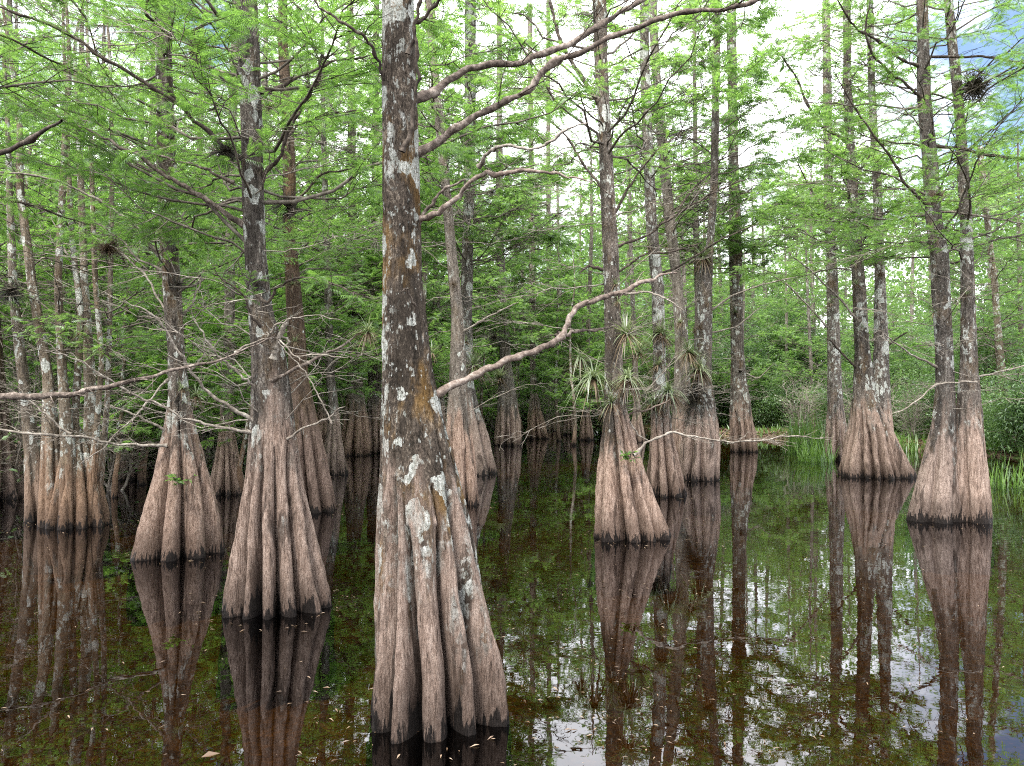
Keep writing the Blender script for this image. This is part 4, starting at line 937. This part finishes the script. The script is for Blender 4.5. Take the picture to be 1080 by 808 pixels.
rosette('shaggy air plant clump on the root pillar trunk opposite the drooping pale one', 662, 400, 8.25, .34, 530, 70, dead=1.4, droop=.9)
rosette('upright spiky air plant over the dark mossy mass', 726, 372, 14.6, .5, 531, 70, dead=1.0)
rosette('bushy air plant low behind the root pillar trunk at branch height', 705, 415, 12.0, .45, 532, 80, dead=1.2, droop=.8)
rosette('thick green air plant on the white patched trunk above the others', 697, 352, 12.25, .42, 533, 60, dead=.8)
rosette('tangled air plant under the tan branch fork beside the drooping pale one', 612, 378, 9.5, .3, 534, 50, dead=1.0, droop=.9)
GA, LA = 'small air plants dotted up the trunks', 'small grey air plant tuft clinging to a trunk, one of many alike'
for i, (px, py, d) in enumerate([(643, 240, 8.5), (649, 300, 8.4), (652, 318, 8.4), (690, 330, 12.2), (699, 350, 12.3), (683, 260, 12.3), (738, 345, 14.7), (748, 318, 14.8), (776, 330, 23.3), (780, 392, 23.3), (771, 240, 23.3), (903, 300, 15.4), (928, 290, 15.4), (909, 345, 15.3), (875, 320, 19.8), (990, 290, 9.6), (1020, 310, 9.55), (985, 330, 9.6), (188, 300, 7.5), (174, 240, 7.5), (192, 410, 7.4), (270, 300, 5.55), (311, 360, 10.5), (309, 300, 10.5), (478, 300, 11.1), (494, 250, 16.1), (491, 360, 16.1), (372, 330, 21.8), (396, 350, 22.6), (529, 330, 26.6), (561, 320, 31.5), (86, 350, 9.2), (62, 330, 9.2), (107, 395, 9.2), (717, 340, 18.2), (703, 260, 18.2), (733, 350, 22.2)]):
    if i % 3: rosette(LA, px, py, d, rnd.uniform(.12, .22) * max(1, d / 11), 560 + i, 22, group=GA, dead=.8)
    else: moss_ball(LA, px, py, d, rnd.uniform(.07, .12) * max(1, d / 11), 560 + i, 130, group=GA, mat=rnd.choice(['strap_dead', 'moss_strand']))

# ------------------------------------------------------------------ reeds, bank plants, litter
def reeds(label, px, d, n, h, r, seed, group=None):
    g = np.random.default_rng(seed); p = pix(px, 425, d); z = max(-.1, float(ground_z(p[0], d)))
    o = MB(); a = g.uniform(0, 6.28, n); rr = r * np.sqrt(g.random(n))
    for i in range(n):
        strap_leaves(o, g, 1, h, .012, (1.05, 1.5), .25, origin=(cos(a[i]) * rr[i], sin(a[i]) * rr[i], 0))
    ob = o.build('reeds', ['grass']); ob.location = (p[0], d, z)
    return tag(ob, label, 'reeds', group)
reeds('bright green reed clump in the shallows beside the slim ribbed cypress', 853, 23, 520, 1.5, .75, 601)
reeds('smaller reed tuft in the water in front of the tall reed clump', 860, 19.5, 150, .9, .45, 602)
reeds('narrow reed tuft at the foot of the bank behind the twin ribbed trunks', 950, 24, 140, .9, .6, 603)
reeds('grassy tuft at the photo edge beside the stout twin cypress', 1078, 13.5, 160, .8, .7, 604)

def bank_cover():
    g = np.random.default_rng(611); n = 11000
    X = g.uniform(4, 26, n); Y = shore(X) + g.uniform(-1.2, 14, n) ** 1.0
    dens = fbm(X * 3, Y * 3, 8) + g.normal(0, .5, n); ok = (dens > -.15) & (Y < 60) & (np.abs(X / Y) < .85); X, Y = X[ok], Y[ok]
    Z = ground_z(X, Y); ok = Z > -.12; X, Y, Z = X[ok], Y[ok], Z[ok]; m = len(X)
    mb = MB(); P = np.stack([X, Y, Z], 1); D = g.normal(0, .45, (m, 3)); D[:, 2] = 1
    place(mb, LANCE, P, D, unit(g.normal(0, 1, (m, 3))), g.uniform(.08, .34, m), 0)
    tag(mb.build('grass', ['grass']), kind='stuff')
    n = 24000; X = g.uniform(5, 26, n); Y = shore(X) + g.uniform(-.6, 10, n); Z = ground_z(X, Y) + .015; ok = Z > .0
    P = np.stack([X, Y, Z], 1)[ok]; m = len(P); D = g.normal(0, 1, (m, 3)); D[:, 2] *= .15; mb = MB()
    place(mb, LEAF, P, D, unit(np.array([0, 0, 1.]) + g.normal(0, .25, (m, 3))), g.uniform(.08, .2, m), 0)
    tag(mb.build('leaf_litter', ['litter']), kind='stuff')
bank_cover()

def floating():
    g = np.random.default_rng(621); mb = MB(); n = 1500
    d = 2.6 + 16 * g.random(n) ** 1.7; px = np.where(g.random(n) < .5, g.normal(660, 90, n), g.uniform(-20, 1100, n)); X = (px - 540) / F * d
    P = np.stack([X, d, np.full(n, .006)], 1); D = g.normal(0, 1, (n, 3)); D[:, 2] = 0
    place(mb, LANCE, P, D, unit(np.array([0, 0, 1.]) + g.normal(0, .08, (n, 3))), g.uniform(.008, .035, n), 0)
    for (tx, ty) in TREES:                                   # scum and needles caught against the butts
        if ty > 17: continue
        k = 46; a = g.uniform(0, 6.28, k); rr = (.36 if ty < 4.2 else .44) + np.abs(g.normal(0, .16, k)) + .02
        P = np.stack([tx + np.cos(a) * rr, ty + np.sin(a) * rr, np.full(k, .0065)], 1); D = g.normal(0, 1, (k, 3)); D[:, 2] = 0
        place(mb, LANCE, P, D, unit(np.array([0, 0, 1.]) + g.normal(0, .08, (k, 3))), g.uniform(.012, .05, k), 0)
    tag(mb.build('floating_debris', ['litter']), kind='stuff')
    mb = MB(); p = pix(212, 796, 3.23)
    place(mb, LEAF, np.array([[0, 0, .006]]), np.array([[1., .5, .15]]), np.array([[0, -.2, 1.]]), np.array([.075]), 0)
    o = mb.build('fallen_leaf', ['litter']); o.location = (p[0], p[1], .004)
    tag(o, 'single tan leaf floating on the dark water below the reddish bare cypress', 'leaf')
floating()

for kinds, flags in ((protos, used), (thins, tused), (bushes, bused), (bares, bareused)):
    for o, f in zip(kinds, flags):
        if not f:
            for ch in list(o.children): bpy.data.objects.remove(ch)
            bpy.data.objects.remove(o)

# ------------------------------------------------------------------ render settings
cy = SC.cycles
cy.max_bounces = 7; cy.diffuse_bounces = 4; cy.glossy_bounces = 3; cy.transmission_bounces = 5; cy.transparent_max_bounces = 6
cy.caustics_reflective = False; cy.caustics_refractive = False; cy.sample_clamp_indirect = 4.0
cy.use_denoising = False; cy.filter_width = 1.1
try: cy.denoiser = 'OPENIMAGEDENOISE'
except Exception: pass
cy.use_adaptive_sampling = False
vs = SC.view_settings; SC.display_settings.display_device = 'sRGB'
vs.view_transform = 'Standard'; vs.look = 'None'; vs.gamma = 1; vs.use_curve_mapping = False; vs.exposure = 1.55
